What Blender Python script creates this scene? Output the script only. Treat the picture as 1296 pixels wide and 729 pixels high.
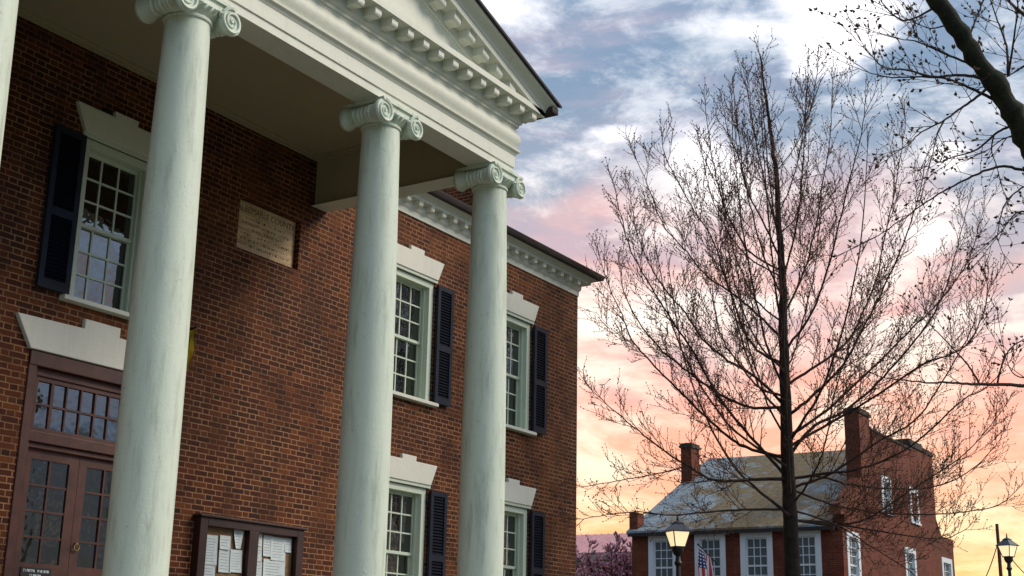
import bpy, bmesh, math, random
from mathutils import Vector, Matrix
random.seed(7)
R = math.radians
scene = bpy.context.scene
for o in list(bpy.data.objects): bpy.data.objects.remove(o)

# ------------------------------------------------------------------ camera
YAW, PITCH, ROLL, FPX = R(57.67712), R(15.78045), R(1.178238), 1673.237
CAM = Vector((0, 0, 1.6))
fwd = Vector((math.sin(YAW)*math.cos(PITCH), math.cos(YAW)*math.cos(PITCH), math.sin(PITCH)))
rgt0 = Vector((math.cos(YAW), -math.sin(YAW), 0)); up0 = rgt0.cross(fwd)
rgt = math.cos(ROLL)*rgt0 + math.sin(ROLL)*up0
upv = -math.sin(ROLL)*rgt0 + math.cos(ROLL)*up0
cd = bpy.data.cameras.new("camera"); cam = bpy.data.objects.new("camera", cd)
scene.collection.objects.link(cam)
cd.sensor_width = 36; cd.lens = FPX/1296*36; cd.clip_end = 3000; cd.clip_start = .05
cam.matrix_world = Matrix(((rgt.x, upv.x, -fwd.x, CAM.x), (rgt.y, upv.y, -fwd.y, CAM.y), (rgt.z, upv.z, -fwd.z, CAM.z), (0, 0, 0, 1)))
scene.camera = cam
def ray(u, v):
    return (rgt*((u-648)/FPX) + upv*(-(v-364.5)/FPX) + fwd)
def atd(u, v, d):            # point at forward distance d (metres along the view axis)
    return CAM + ray(u, v)*d

# ------------------------------------------------------------------ light
SUN_AZ, SUN_EL = R(143), R(36)
EXPOSURE = 0.45
scene.view_settings.view_transform = 'Standard'; scene.view_settings.look = 'None'
scene.view_settings.exposure = EXPOSURE; scene.view_settings.gamma = 1
sl = bpy.data.lights.new("sun", 'SUN'); sl.energy = 1.8; sl.angle = R(22); sl.color = (1, .87, .71)
so = bpy.data.objects.new("sun", sl); scene.collection.objects.link(so)
sd = Vector((math.sin(SUN_AZ)*math.cos(SUN_EL), math.cos(SUN_AZ)*math.cos(SUN_EL), math.sin(SUN_EL)))
so.rotation_euler = sd.to_track_quat('Z', 'Y').to_euler(); so.location = (40, -10, 30)

class NT:
    """small helper to write node trees"""
    def __init__(s, tree): s.t = tree; s.n = tree.nodes; s.l = tree.links
    def node(s, typ, **kw):
        n = s.n.new(typ)
        for k, v in kw.items(): setattr(n, k, v)
        return n
    def put(s, sock, v):
        if hasattr(v, 'is_output') or hasattr(v, 'links'): s.l.new(v, sock)
        elif v is not None:
            try: sock.default_value = v
            except Exception: sock.default_value = (*v, 1) if hasattr(v, '__len__') else v
    def m(s, op, a, b=None, c=None, clamp=False):
        n = s.node('ShaderNodeMath', operation=op); n.use_clamp = clamp
        s.put(n.inputs[0], a)
        if b is not None: s.put(n.inputs[1], b)
        if c is not None: s.put(n.inputs[2], c)
        return n.outputs[0]
    def vm(s, op, a, b=None, out=0):
        n = s.node('ShaderNodeVectorMath', operation=op)
        s.put(n.inputs[0], a)
        if b is not None: s.put(n.inputs[1], b)
        return n.outputs['Value'] if op in ('DOT_PRODUCT', 'LENGTH') else n.outputs[0]
    def scale(s, v, f):
        n = s.node('ShaderNodeVectorMath', operation='SCALE'); s.put(n.inputs[0], v); s.put(n.inputs['Scale'], f); return n.outputs[0]
    def mapr(s, v, a, b, c=0., d=1., smooth=True):
        n = s.node('ShaderNodeMapRange'); n.interpolation_type = 'SMOOTHSTEP' if smooth else 'LINEAR'
        s.put(n.inputs[0], v); s.put(n.inputs[1], a); s.put(n.inputs[2], b); s.put(n.inputs[3], c); s.put(n.inputs[4], d)
        return n.outputs[0]
    def noise(s, vec, scale, detail=4, rough=.55, dist=0.):
        n = s.node('ShaderNodeTexNoise'); s.put(n.inputs['Vector'], vec); n.inputs['Scale'].default_value = scale
        n.inputs['Detail'].default_value = detail; n.inputs['Roughness'].default_value = rough; n.inputs['Distortion'].default_value = dist
        return n.outputs['Fac']
    def mix(s, f, a, b, mode='MIX'):
        n = s.node('ShaderNodeMix', data_type='RGBA', blend_type=mode); n.clamp_factor = True
        s.put(n.inputs[0], f)
        for sock, v in ((n.inputs[6], a), (n.inputs[7], b)):
            if isinstance(v, (tuple, list)): sock.default_value = (*v[:3], 1)
            else: s.l.new(v, sock)
        return n.outputs[2]
    def sep(s, v):
        n = s.node('ShaderNodeSeparateXYZ'); s.put(n.inputs[0], v); return n.outputs
    def comb(s, x, y, z):
        n = s.node('ShaderNodeCombineXYZ'); s.put(n.inputs[0], x); s.put(n.inputs[1], y); s.put(n.inputs[2], z); return n.outputs[0]
    def ramp(s, f, stops):
        n = s.node('ShaderNodeValToRGB'); s.put(n.inputs[0], f); e = n.color_ramp.elements
        while len(e) < len(stops): e.new(.5)
        for i, (p, c) in enumerate(stops): e[i].position = p; e[i].color = (*c, 1)
        return n.outputs[0]

# ------------------------------------------------------------------ world: sunset sky with broken cloud
world = bpy.data.worlds.new("World"); scene.world = world; world.use_nodes = True
w = NT(world.node_tree); w.n.clear()
out = w.node('ShaderNodeOutputWorld')
sky = w.node('ShaderNodeTexSky', sky_type='NISHITA'); sky.sun_disc = False
sky.sun_elevation = SUN_EL; sky.sun_rotation = SUN_AZ
bgA = w.node('ShaderNodeBackground'); bgA.inputs[1].default_value = .05; w.l.new(sky.outputs[0], bgA.inputs[0])
D = w.node('ShaderNodeTexCoord').outputs['Generated']
D = w.vm('NORMALIZE', D)
x, y, z = w.sep(D)
zc = w.m('MAXIMUM', z, 0.0)
# cloud-layer coordinates: a flat layer seen in perspective
q = w.m('DIVIDE', 1.0, w.m('ADD', zc, .16))
P = w.comb(w.m('MULTIPLY', x, q), w.m('MULTIPLY', y, q), w.m('MULTIPLY', z, 1.2))
def vdir(u, v): return tuple(ray(u, v).normalized())
warp = w.node('ShaderNodeTexNoise'); w.put(warp.inputs['Vector'], P); warp.inputs['Scale'].default_value = 2.2; warp.inputs['Detail'].default_value = 5
wv = w.vm('SUBTRACT', warp.outputs['Color'], (.5, .5, .5))
Dw = w.vm('NORMALIZE', w.vm('ADD', D, w.scale(wv, .16)))
def blob(u, v, r0, r1, sy=1.0):          # soft patch of cloud in a sky direction
    d = w.vm('SUBTRACT', Dw, vdir(u, v))
    d = w.vm('MULTIPLY', d, (1, 1, sy))
    return w.mapr(w.vm('LENGTH', d), R(r1), R(r0))
west = w.m('ADD', w.m('MULTIPLY', x, math.sin(R(75))), w.m('MULTIPLY', y, math.cos(R(75))))
westf = w.mapr(west, .60, .88)
zz = w.m('ADD', z, w.m('MULTIPLY', w.m('SUBTRACT', w.noise(P, 1.6, 5), .5), .10))
warm = w.ramp(zz, [(0.0, (.98, .46, .13)), (.07, (.98, .47, .17)), (.13, (.95, .42, .25)), (.21, (.86, .40, .32)),
                   (.29, (.74, .43, .38)), (.36, (.52, .42, .46)), (.43, (.36, .43, .58)), (.55, (.36, .46, .62)), (.75, (.80, .92, 1.0))])
cool = w.ramp(zz, [(0.0, (.045, .05, .055)), (.14, (.07, .10, .14)), (.19, (.27, .43, .66)), (.33, (.44, .62, .86)), (.43, (.70, .80, .78)), (.72, (.85, .95, .90)), (.95, (.5, .58, .6))])
# unseen sky brightened to the south-east, darkened to the north-west, to model the columns
se = w.mapr(w.m('ADD', w.m('MULTIPLY', x, math.sin(R(150))), w.m('MULTIPLY', y, math.cos(R(150)))), -.55, .60, .22, 1.25)
cool = w.mix(1.0, cool, w.comb(se, se, se), 'MULTIPLY')
base = w.mix(westf, cool, warm)
# placed accumulations of cloud; each only biases the noise so the edges stay broken
def pile(lst):
    tot = None
    for u, v, r, k, sy in lst:
        d = w.vm('MULTIPLY', w.vm('SUBTRACT', Dw, vdir(u, v)), (1, 1, sy))
        g_ = w.m('MULTIPLY', w.m('EXPONENT', w.m('MULTIPLY', w.m('POWER', w.m('DIVIDE', w.vm('LENGTH', d), R(r)), 2.), -1.)), k)
        tot = g_ if tot is None else w.m('ADD', tot, g_)
    return tot
n1 = w.noise(P, 1.35, 7, .58, .3)
dark = pile([(880, 70, 4.2, .42, 1.8), (690, 75, 3.8, .40, 1.3), (960, 85, 3.0, .25, 1.6), (1090, 120, 3.2, .30, 1.5), (780, 130, 3.5, .2, 1.5), (1260, 60, 4., .2, 1.4), (690, 235, 2., .15, 1.5), (1290, 250, 3.0, .22, 2.)])
body = w.mapr(w.m('ADD', w.m('ADD', n1, dark), w.mapr(z, .18, .5, -.06, .09, False)), 0.45, 0.66)
c = w.mix(body, base, w.ramp(z, [(.15, (.50, .38, .42)), (.27, (.50, .41, .42)), (.34, (.27, .32, .40)), (.42, (.18, .26, .37)), (.6, (.26, .33, .47))]))
n2 = w.noise(w.vm('MULTIPLY', P, (1, 1, 6)), 2.4, 6, .6, .2)
st = w.m('MULTIPLY', w.mapr(n2, .48, .66), w.mapr(z, .10, .22)); st = w.m('MULTIPLY', st, .75)
c = w.mix(st, c, w.ramp(z, [(.12, (.74, .42, .33)), (.22, (.50, .35, .37)), (.34, (.36, .34, .43))]))
n3 = w.noise(w.vm('ADD', w.vm('MULTIPLY', P, (1, 1, 2.)), (3.1, 1.7, 0)), 3.1, 10, .66, .35)
glow = pile([(1062, 25, 3.2, .55, 1.1), (1015, 60, 1.5, .22, 1.2), (905, 4, 1.6, .16, 1.8), (790, 15, 2.2, .22, 2.), (640, 2, 2.6, .42, 1.5), (860, 130, 2.0, .26, 1.3), (760, 175, 1.6, .24, 1.5), (945, 20, 1.2, .05, 1.4), (690, 195, 2.0, .20, 1.4),
  (1185, 212, 1.5, .46, 1.2), (880, 225, 1.5, .3, .9), (1265, 385, 2.6, .30, 3.), (750, 425, 2.6, .28, 2.), (890, 380, 3., .22, 1.5), (1110, 300, 2.4, .26, 1.2), (1120, 470, 3.4, .26, 1.6), (940, 470, 3., .14, 1.6), (700, 85, 3.2, -.35, 1.2), (890, 75, 3.0, -.38, 1.8), (1110, 120, 2.4, -.25, 1.5), (790, 120, 2.5, -.15, 1.5), (745, 590, 4., .26, 1.2), (1265, 690, 4., .28, 1.5)])
n4 = w.noise(w.vm('ADD', w.vm('MULTIPLY', P, (1, 1, 2.5)), (9.1, 2.7, 0)), 5.5, 9, .68, .3)
veil = w.m('MULTIPLY', w.mapr(n4, .44, .66), w.m('MULTIPLY', w.mapr(west, .4, .7), .62))
c = w.mix(veil, c, w.ramp(z, [(.04, (1.0, .66, .28)), (.15, (.98, .66, .48)), (.27, (.95, .74, .64)), (.40, (.78, .80, .84))]))
hi = w.mapr(w.m('ADD', n3, glow), .57, .86)
hi = w.m('MULTIPLY', hi, w.mapr(west, .1, .6))
lit = w.ramp(z, [(.04, (1.0, .76, .30)), (.14, (1.0, .78, .56)), (.26, (1.0, .86, .76)), (.40, (.98, .96, 1.0))])
c = w.mix(hi, c, lit)
core = w.mapr(w.m('ADD', n3, glow), .80, 1.02)
c = w.mix(w.m('MULTIPLY', core, w.mapr(z, .22, .36)), c, (1.25, 1.2, 1.25))
# fades to dull ground-haze under the horizon
c = w.mix(w.mapr(z, -.02, -.12), c, (.12, .11, .10))
bgB = w.node('ShaderNodeBackground'); w.l.new(c, bgB.inputs[0]); bgB.inputs[1].default_value = 1.12
ad = w.node('ShaderNodeMixShader'); ad.inputs[0].default_value = .88      # cloud covers most of the clear sky
w.l.new(bgA.outputs[0], ad.inputs[1]); w.l.new(bgB.outputs[0], ad.inputs[2])
w.l.new(ad.outputs[0], out.inputs[0])

# ------------------------------------------------------------------ materials
MATS = {}
def newmat(name):
    m = bpy.data.materials.new(name); m.use_nodes = True; t = NT(m.node_tree)
    b = t.n['Principled BSDF']; MATS[name] = m
    return m, t, b
def bump(t, b, h, dist=.004, strength=.6):
    n = t.node('ShaderNodeBump'); n.inputs['Distance'].default_value = dist; n.inputs['Strength'].default_value = strength
    t.l.new(h, n.inputs['Height']); t.l.new(n.outputs[0], b.inputs['Normal'])
def plain(name, col, rough=.6, var=.15, scale=6., metal=0., bumpd=0., spec=.5, col2=None):
    m, t, b = newmat(name); co = t.node('ShaderNodeTexCoord').outputs['Object']
    f = t.noise(co, scale, 6, .6); c2 = col2 or tuple(v*(1-var*2) for v in col)
    t.l.new(t.mix(t.mapr(f, .35, .7), col, c2), b.inputs['Base Color'])
    b.inputs['Roughness'].default_value = rough; b.inputs['Metallic'].default_value = metal; b.inputs['Specular IOR Level'].default_value = spec
    if bumpd: bump(t, b, t.noise(co, scale*6, 5, .6), bumpd)
    return m
def brick(name, cols, mortar, h=.0705, S=.224, H=.112, joint=.0066, dirt=(.024, .009, .005), bumpd=.006):
    """Flemish bond: stretcher and header alternate, courses shifted by half a period"""
    m, t, b = newmat(name); co = t.node('ShaderNodeTexCoord').outputs['Object']
    x, y, z = t.sep(co); u = t.m('ADD', x, y); P = S+H
    wob = t.m('MULTIPLY', t.m('SUBTRACT', t.noise(co, 9, 3), .5), .012)
    z = t.m('ADD', z, wob)
    rowf = t.m('DIVIDE', z, h); row = t.m('FLOOR', rowf); fz = t.m('SUBTRACT', rowf, row)
    odd = t.m('FLOORED_MODULO', row, 2.0)
    uu = t.m('ADD', t.m('DIVIDE', u, P), t.m('MULTIPLY', odd, .5)); cell = t.m('FLOOR', uu)
    fu = t.m('MULTIPLY', t.m('SUBTRACT', uu, cell), P)
    isH = t.m('GREATER_THAN', fu, S)
    lx = t.m('SUBTRACT', fu, t.m('MULTIPLY', isH, S)); wd = t.m('SUBTRACT', S, t.m('MULTIPLY', isH, S-H))
    dx = t.m('MINIMUM', lx, t.m('SUBTRACT', wd, lx)); dz = t.m('MULTIPLY', t.m('MINIMUM', fz, t.m('SUBTRACT', 1., fz)), h)
    d = t.m('ADD', t.m('MINIMUM', dx, dz), t.m('MULTIPLY', t.m('SUBTRACT', t.noise(co, 60, 3), .5), .006))
    mask = t.mapr(d, joint-.0025, joint+.003)
    wn = t.node('ShaderNodeTexWhiteNoise', noise_dimensions='2D')
    t.l.new(t.comb(t.m('ADD', t.m('MULTIPLY', cell, 2.), isH), row, 0.), wn.inputs['Vector'])
    rnd = wn.outputs['Value']
    n = len(cols); bc = t.ramp(rnd, [(i/(n-1), c_) for i, c_ in enumerate(cols)])
    bc = t.mix(t.m('MULTIPLY', t.mapr(t.noise(t.vm('MULTIPLY', co, (1.3, 1.3, .55)), 1.1, 7, .65), .45, .68), .75), bc, dirt)
    bc = t.mix(t.m('MULTIPLY', t.mapr(t.noise(t.vm('ADD', co, (7, 3, 1)), .7, 6, .65), .5, .7), .6), bc, (.20, .060, .014))
    mo = t.mix(t.mapr(t.noise(co, 1.7, 7, .65), .40, .62), mortar, tuple(v*.42 for v in mortar))
    t.l.new(t.mix(mask, mo, bc), b.inputs['Base Color'])
    b.inputs['Roughness'].default_value = .82; b.inputs['Specular IOR Level'].default_value = .3
    if bumpd: bump(t, b, t.m('ADD', mask, t.m('MULTIPLY', t.noise(co, 80, 4), .5)), bumpd, .8)
    return m
brick('brick', [(.043, .0085, .003), (.074, .0150, .004), (.110, .025, .0055), (.054, .010, .0033), (.150, .038, .008), (.023, .006, .0035)], (.36, .185, .092))
brick('brick_house', [(.09, .017, .009), (.16, .030, .014), (.12, .022, .011), (.20, .045, .02)], (.22, .10, .07), joint=.005, dirt=(.06, .018, .010), bumpd=0)
def paint(name, col, streak, k=.5, rough=.55):
    m, t, b = newmat(name); co = t.node('ShaderNodeTexCoord').outputs['Object']
    f1 = t.noise(t.vm('MULTIPLY', co, (6, 6, .9)), 1.5, 8, .68); f2 = t.noise(co, 2.2, 7, .65, .5)
    f3 = t.noise(t.vm('MULTIPLY', co, (1.2, 1.2, 9)), 3.5, 7, .7)
    c = t.mix(t.m('MULTIPLY', t.mapr(f1, .46, .78), k*.9), col, streak)
    c = t.mix(t.m('MULTIPLY', t.mapr(f3, .52, .78), k*.16), c, tuple(v*.90 for v in streak))
    gr = t.m('MULTIPLY', t.mapr(t.noise(co, 14, 6, .7), .60, .72), t.mapr(f2, .5, .62))
    c = t.mix(t.m('MULTIPLY', gr, k*.9), c, tuple(v*.6 for v in streak))
    crk = t.node('ShaderNodeTexVoronoi', feature='DISTANCE_TO_EDGE'); crk.inputs['Scale'].default_value = 1.9
    t.l.new(t.vm('ADD', co, t.scale(t.comb(t.noise(co, 6, 4), t.noise(co, 7, 4), t.noise(co, 8, 4)), .35)), crk.inputs['Vector'])
    ck = t.m('MULTIPLY', t.mapr(crk.outputs['Distance'], .006, .0), t.mapr(t.noise(co, 1.3, 3), .5, .62))
    c = t.mix(t.m('MULTIPLY', ck, .5*k), c, tuple(v*.5 for v in streak))
    t.l.new(c, b.inputs['Base Color']); b.inputs['Roughness'].default_value = rough
    bump(t, b, t.m('ADD', t.noise(co, 30, 6, .65), t.m('MULTIPLY', f2, 2.)), .006, .5)
    return m
paint('stucco_paint', (.66, .74, .63), (.36, .42, .34), .95)
paint('trim_paint', (.70, .72, .63), (.55, .56, .46), .55)
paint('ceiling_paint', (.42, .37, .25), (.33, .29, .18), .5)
paint('window_paint', (.62, .70, .58), (.50, .55, .43), .4)
paint('lintel_stone', (.72, .72, .64), (.56, .56, .48), .6)
paint('house_window_paint', (.70, .76, .82), (.6, .64, .68), .3)
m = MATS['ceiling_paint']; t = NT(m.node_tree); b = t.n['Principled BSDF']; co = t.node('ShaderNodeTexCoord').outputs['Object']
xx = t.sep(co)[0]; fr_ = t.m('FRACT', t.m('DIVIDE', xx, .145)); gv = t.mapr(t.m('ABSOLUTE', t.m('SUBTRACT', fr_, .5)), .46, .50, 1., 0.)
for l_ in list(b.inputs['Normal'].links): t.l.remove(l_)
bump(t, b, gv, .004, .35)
plain('shutter_frame', (.013, .020, .038), .6, .2, 5, spec=.2)
plain('shutter_slat', (.003, .006, .016), .7, .2, 5, spec=.12)  # louver shade put into the colour, darker than the frame
plain('door_wood', (.095, .028, .019), .5, .25, 4, bumpd=.001)
plain('dark_wood', (.040, .011, .008), .5, .25, 5)
plain('slate_dark', (.030, .022, .020), .75, .3, 8)
plain('gutter', (.022, .016, .016), .6, .2, 5)
plain('cork', (.25, .15, .075), .9, .2, 30)
plain('paper', (.62, .70, .72), .8, .06, 20)
plain('paper_print', (.30, .37, .42), .8, .1, 60)
plain('brass', (.55, .42, .18), .35, .1, 9, metal=1.)
plain('black_iron', (.014, .014, .017), .5, .2, 10)
plain('lamp_roof', (.060, .075, .110), .45, .2, 10)
plain('rust_pole', (.12, .030, .022), .6, .3, 8)
plain('wire', (.02, .014, .012), .6, .1, 5)
plain('grass', (.045, .075, .022), .9, .3, 3., bumpd=.02)
plain('asphalt', (.05, .05, .052), .9, .2, 12, bumpd=.004)
plain('pavement', (.30, .27, .24), .85, .15, 5, bumpd=.003)
plain('step_stone', (.24, .22, .19), .8, .15, 5, bumpd=.003)
plain('yellow_cloth', (.80, .58, .02), .7, .15, 9)
plain('pink_roof', (.62, .33, .36), .6, .12, 3)
plain('pale_cornice', (.50, .42, .38), .7, .12, 3)
plain('bud_brown', (.17, .062, .034), .8, .3, 3)
plain('bud_green', (.10, .07, .032), .8, .3, 3)
plain('blossom', (.85, .50, .56), .8, .25, 4)
plain('blossom_deep', (.55, .22, .32), .8, .25, 4)
plain('limb_bark', (.060, .036, .027), .9, .3, 9)
plain('bark', (.040, .028, .022), .9, .35, 9, bumpd=.01)
plain('twig', (.17, .078, .050), .9, .25, 9)
plain('twig_grey', (.12, .075, .065), .9, .25, 9)
plain('bark_moss', (.020, .019, .013), .95, .3, 14, bumpd=.015, col2=(.035, .04, .018))
plain('chimney_cap', (.05, .045, .04), .9, .2, 6)
def glassmat(name, col, ior=1.9, rough=.02, wob=.0):
    m, t, b = newmat(name); co = t.node('ShaderNodeTexCoord').outputs['Object']
    b.inputs['Base Color'].default_value = (*col, 1); b.inputs['Roughness'].default_value = rough
    b.inputs['IOR'].default_value = ior; b.inputs['Specular IOR Level'].default_value = .5
    if wob: bump(t, b, t.noise(co, 2.1, 3), wob, 1.)
    return m
glassmat('pane_glass', (.006, .007, .006), 2.1, .015, .010)
glassmat('house_glass', (.08, .11, .12), 2.0, .05, .01)
m, t, b = newmat('lamp_glass'); b.inputs['Base Color'].default_value = (.72, .66, .52, 1); b.inputs['Roughness'].default_value = .3
b.inputs['Emission Color'].default_value = (1, .76, .42, 1); b.inputs['Emission Strength'].default_value = .75
# marble tablet with weathering
m, t, b = newmat('tablet_marble'); co = t.node('ShaderNodeTexCoord').outputs['Object']
f = t.noise(t.vm('MULTIPLY', co, (1, 1, 5)), 2.2, 6, .65, .6)
t.l.new(t.mix(t.mapr(f, .4, .65), (.74, .52, .30), (.46, .30, .14)), b.inputs['Base Color']); b.inputs['Roughness'].default_value = .6
plain('engraving', (.13, .085, .045), .9, .3, 20)
# slate roof of the house: blue-grey courses with an ochre lichen field
m, t, b = newmat('house_slate'); co = t.node('ShaderNodeTexCoord').outputs['Object']
x, y, z = t.sep(co)
br = t.node('ShaderNodeTexBrick'); br.offset = .5
t.l.new(t.comb(y, t.m('MULTIPLY', z, 2.1), 0.), br.inputs['Vector'])
br.inputs['Scale'].default_value = 2.6; br.inputs['Mortar Size'].default_value = .02; br.inputs['Bias'].default_value = -.1
br.inputs['Color1'].default_value = (.36, .44, .50, 1); br.inputs['Color2'].default_value = (.20, .26, .31, 1); br.inputs['Mortar'].default_value = (.05, .055, .06, 1)
fld = t.m('MULTIPLY', t.m('ABSOLUTE', t.m('SUBTRACT', y, -.5)), -.06)
li = t.mapr(t.m('ADD', t.noise(co, 1.2, 9, .72), fld), .27, .43)
lich = t.mix(t.mapr(t.noise(co, 7., 7, .75), .38, .62), (.27, .155, .035), (.085, .078, .045))
cc = t.mix(t.m('MULTIPLY', li, .88), br.outputs['Color'], lich)
cc = t.mix(t.m('MULTIPLY', t.mapr(t.noise(t.vm('MULTIPLY', co, (1, 6, .6)), 2., 6, .7), .55, .72), .6), cc, (.05, .05, .045))
t.l.new(cc, b.inputs['Base Color']); b.inputs['Roughness'].default_value = .75; b.inputs['Specular IOR Level'].default_value = .25
# flag
m, t, b = newmat('flag_cloth'); co = t.node('ShaderNodeTexCoord').outputs['UV']
x, y, z = t.sep(co)
stp = t.m('GREATER_THAN', t.m('FLOORED_MODULO', t.m('MULTIPLY', y, 6.5), 1.0), .5)
cc = t.mix(stp, (.45, .025, .05), (.72, .68, .68))
can = t.m('MULTIPLY', t.m('LESS_THAN', x, .4), t.m('GREATER_THAN', y, 6/13))
starx = t.m('SUBTRACT', t.m('FLOORED_MODULO', t.m('MULTIPLY', x, 15.), 1.), .5); stary = t.m('SUBTRACT', t.m('FLOORED_MODULO', t.m('MULTIPLY', y, 11.), 1.), .5)
star = t.m('LESS_THAN', t.m('ADD', t.m('MULTIPLY', starx, starx), t.m('MULTIPLY', stary, stary)), .06)
cc = t.mix(can, cc, t.mix(star, (.02, .03, .13), (.7, .7, .72)))
t.l.new(cc, b.inputs['Base Color']); b.inputs['Roughness'].default_value = .8

# ------------------------------------------------------------------ mesh helpers
class MB:
    def __init__(s): s.v = []; s.f = []; s.mi = []; s.mats = []; s.cur = 0; s.uv = None
    def mat(s, name):
        if name not in s.mats: s.mats.append(name)
        s.cur = s.mats.index(name); return s
    def quad(s, *pts):
        i = len(s.v); s.v += [tuple(p) for p in pts]; s.f.append(tuple(range(i, i+len(pts)))); s.mi.append(s.cur)
    def box(s, x0, x1, y0, y1, z0, z1):
        i = len(s.v)
        s.v += [(x0, y0, z0), (x1, y0, z0), (x1, y1, z0), (x0, y1, z0), (x0, y0, z1), (x1, y0, z1), (x1, y1, z1), (x0, y1, z1)]
        for f in ((3, 2, 1, 0), (4, 5, 6, 7), (0, 1, 5, 4), (1, 2, 6, 5), (2, 3, 7, 6), (3, 0, 4, 7)):
            s.f.append(tuple(i+k for k in f)); s.mi.append(s.cur)
        return s
    def prism(s, poly, y0, y1, axis='y'):
        """polygon (a,b) extruded along an axis: 'y' -> (a,y,b), 'x' -> (x,a,b), 'z' -> (a,b,z)"""
        def P(a, b, c): return (a, c, b) if axis == 'y' else ((c, a, b) if axis == 'x' else (a, b, c))
        n = len(poly); i = len(s.v)
        s.v += [P(a, b, y0) for a, b in poly]+[P(a, b, y1) for a, b in poly]
        s.f.append(tuple(i+k for k in range(n))); s.f.append(tuple(i+n+k for k in reversed(range(n)))); s.mi += [s.cur]*2
        for k in range(n):
            s.f.append((i+k, i+n+k, i+n+(k+1) % n, i+(k+1) % n)); s.mi.append(s.cur)
        return s
    def lathe(s, prof, cx, cy, n=48, cap=True):
        i = len(s.v)
        for r, z in prof:
            for k in range(n):
                a = 2*math.pi*k/n; s.v.append((cx+r*math.cos(a), cy+r*math.sin(a), z))
        for j in range(len(prof)-1):
            for k in range(n):
                s.f.append((i+j*n+k, i+j*n+(k+1) % n, i+(j+1)*n+(k+1) % n, i+(j+1)*n+k)); s.mi.append(s.cur)
        if cap:
            s.f.append(tuple(i+k for k in reversed(range(n)))); s.f.append(tuple(i+(len(prof)-1)*n+k for k in range(n))); s.mi += [s.cur]*2
        return s
    def tube(s, pts, rad, n=6, capend=False):
        i = len(s.v); m_ = len(pts); pts = [Vector(p) for p in pts]
        up = None
        for j, p in enumerate(pts):
            d = (pts[min(j+1, m_-1)]-pts[max(j-1, 0)])
            if d.length < 1e-9: d = Vector((0, 0, 1))
            d.normalize()
            if up is None:
                up = d.orthogonal().normalized()
            else:
                up = (up-d*up.dot(d)); up = up.normalized() if up.length > 1e-6 else d.orthogonal().normalized()
            sd_ = d.cross(up); r = rad[j] if hasattr(rad, '__len__') else rad
            for k in range(n):
                a = 2*math.pi*k/n; q_ = p+up*(r*math.cos(a))+sd_*(r*math.sin(a)); s.v.append((q_.x, q_.y, q_.z))
        for j in range(m_-1):
            for k in range(n):
                s.f.append((i+j*n+k, i+j*n+(k+1) % n, i+(j+1)*n+(k+1) % n, i+(j+1)*n+k)); s.mi.append(s.cur)
        if capend:
            s.f.append(tuple(i+k for k in reversed(range(n)))); s.f.append(tuple(i+(m_-1)*n+k for k in range(n))); s.mi += [s.cur]*2
        return s
    def build(s, name, mat=None, parent=None, smooth=None, bevel=0, loc=None):
        me = bpy.data.meshes.new(name); off = Vector(loc) if loc is not None else Vector((0, 0, 0))
        if parent is not None:
            p = parent
            while p is not None: off = off+Vector(p.location); p = p.parent
        vs = [(v[0]-off.x, v[1]-off.y, v[2]-off.z) for v in s.v] if off.length else s.v
        me.from_pydata(vs, [], s.f)
        names = s.mats or [mat]
        for n_ in names: me.materials.append(MATS[n_])
        if s.mats: me.polygons.foreach_set('material_index', s.mi)
        bm = bmesh.new(); bm.from_mesh(me); bmesh.ops.recalc_face_normals(bm, faces=bm.faces); bm.to_mesh(me); bm.free()
        if smooth:
            me.shade_smooth(); me.set_sharp_from_angle(angle=R(smooth))
        o = bpy.data.objects.new(name, me); scene.collection.objects.link(o); o.parent = parent
        if loc is not None: o.location = loc
        if bevel:
            md = o.modifiers.new('bevel', 'BEVEL'); md.width = bevel; md.segments = 2; md.limit_method = 'ANGLE'; md.angle_limit = R(50)
        return o
def empty(name, loc, label, cat, group=None):
    o = bpy.data.objects.new(name, None); scene.collection.objects.link(o); o.location = loc
    o.empty_display_size = .3; return tag(o, label, cat, group)
def tag(o, label=None, cat=None, group=None, kind=None):
    for k, v in (('label', label), ('category', cat), ('group', group), ('kind', kind)):
        if v: o[k] = v
    return o
def copy_tree(o, parent=None):
    c = o.copy(); scene.collection.objects.link(c); c.parent = parent
    for ch in list(o.children): copy_tree(ch, c)
    return c
def wall_sheet(mb, x0, x1, z0, z1, y0, y1, openings, swap=False):
    """solid wall between y0 (front) and y1 with real openings; swap builds it along y instead of x"""
    xs = sorted({x0, x1, *[a for o in openings for a in o[:2]]}); zs = sorted({z0, z1, *[a for o in openings for a in o[2:4]]})
    def hole(i, j):
        if i < 0 or j < 0 or i >= len(xs)-1 or j >= len(zs)-1: return True
        cx, cz = (xs[i]+xs[i+1])/2, (zs[j]+zs[j+1])/2
        return any(o[0] < cx < o[1] and o[2] < cz < o[3] for o in openings)
    P = (lambda a, b, c: (b, a, c)) if swap else (lambda a, b, c: (a, b, c))
    for i in range(len(xs)-1):
        for j in range(len(zs)-1):
            if hole(i, j): continue
            a, b, c_, d = xs[i], xs[i+1], zs[j], zs[j+1]
            mb.quad(P(a, y0, c_), P(b, y0, c_), P(b, y0, d), P(a, y0, d)); mb.quad(P(a, y1, c_), P(a, y1, d), P(b, y1, d), P(b, y1, c_))
            if hole(i-1, j): mb.quad(P(a, y0, c_), P(a, y0, d), P(a, y1, d), P(a, y1, c_))
            if hole(i+1, j): mb.quad(P(b, y0, c_), P(b, y1, c_), P(b, y1, d), P(b, y0, d))
            if hole(i, j-1): mb.quad(P(a, y0, c_), P(a, y1, c_), P(b, y1, c_), P(b, y0, c_))
            if hole(i, j+1): mb.quad(P(a, y0, d), P(b, y0, d), P(b, y1, d), P(a, y1, d))

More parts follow.
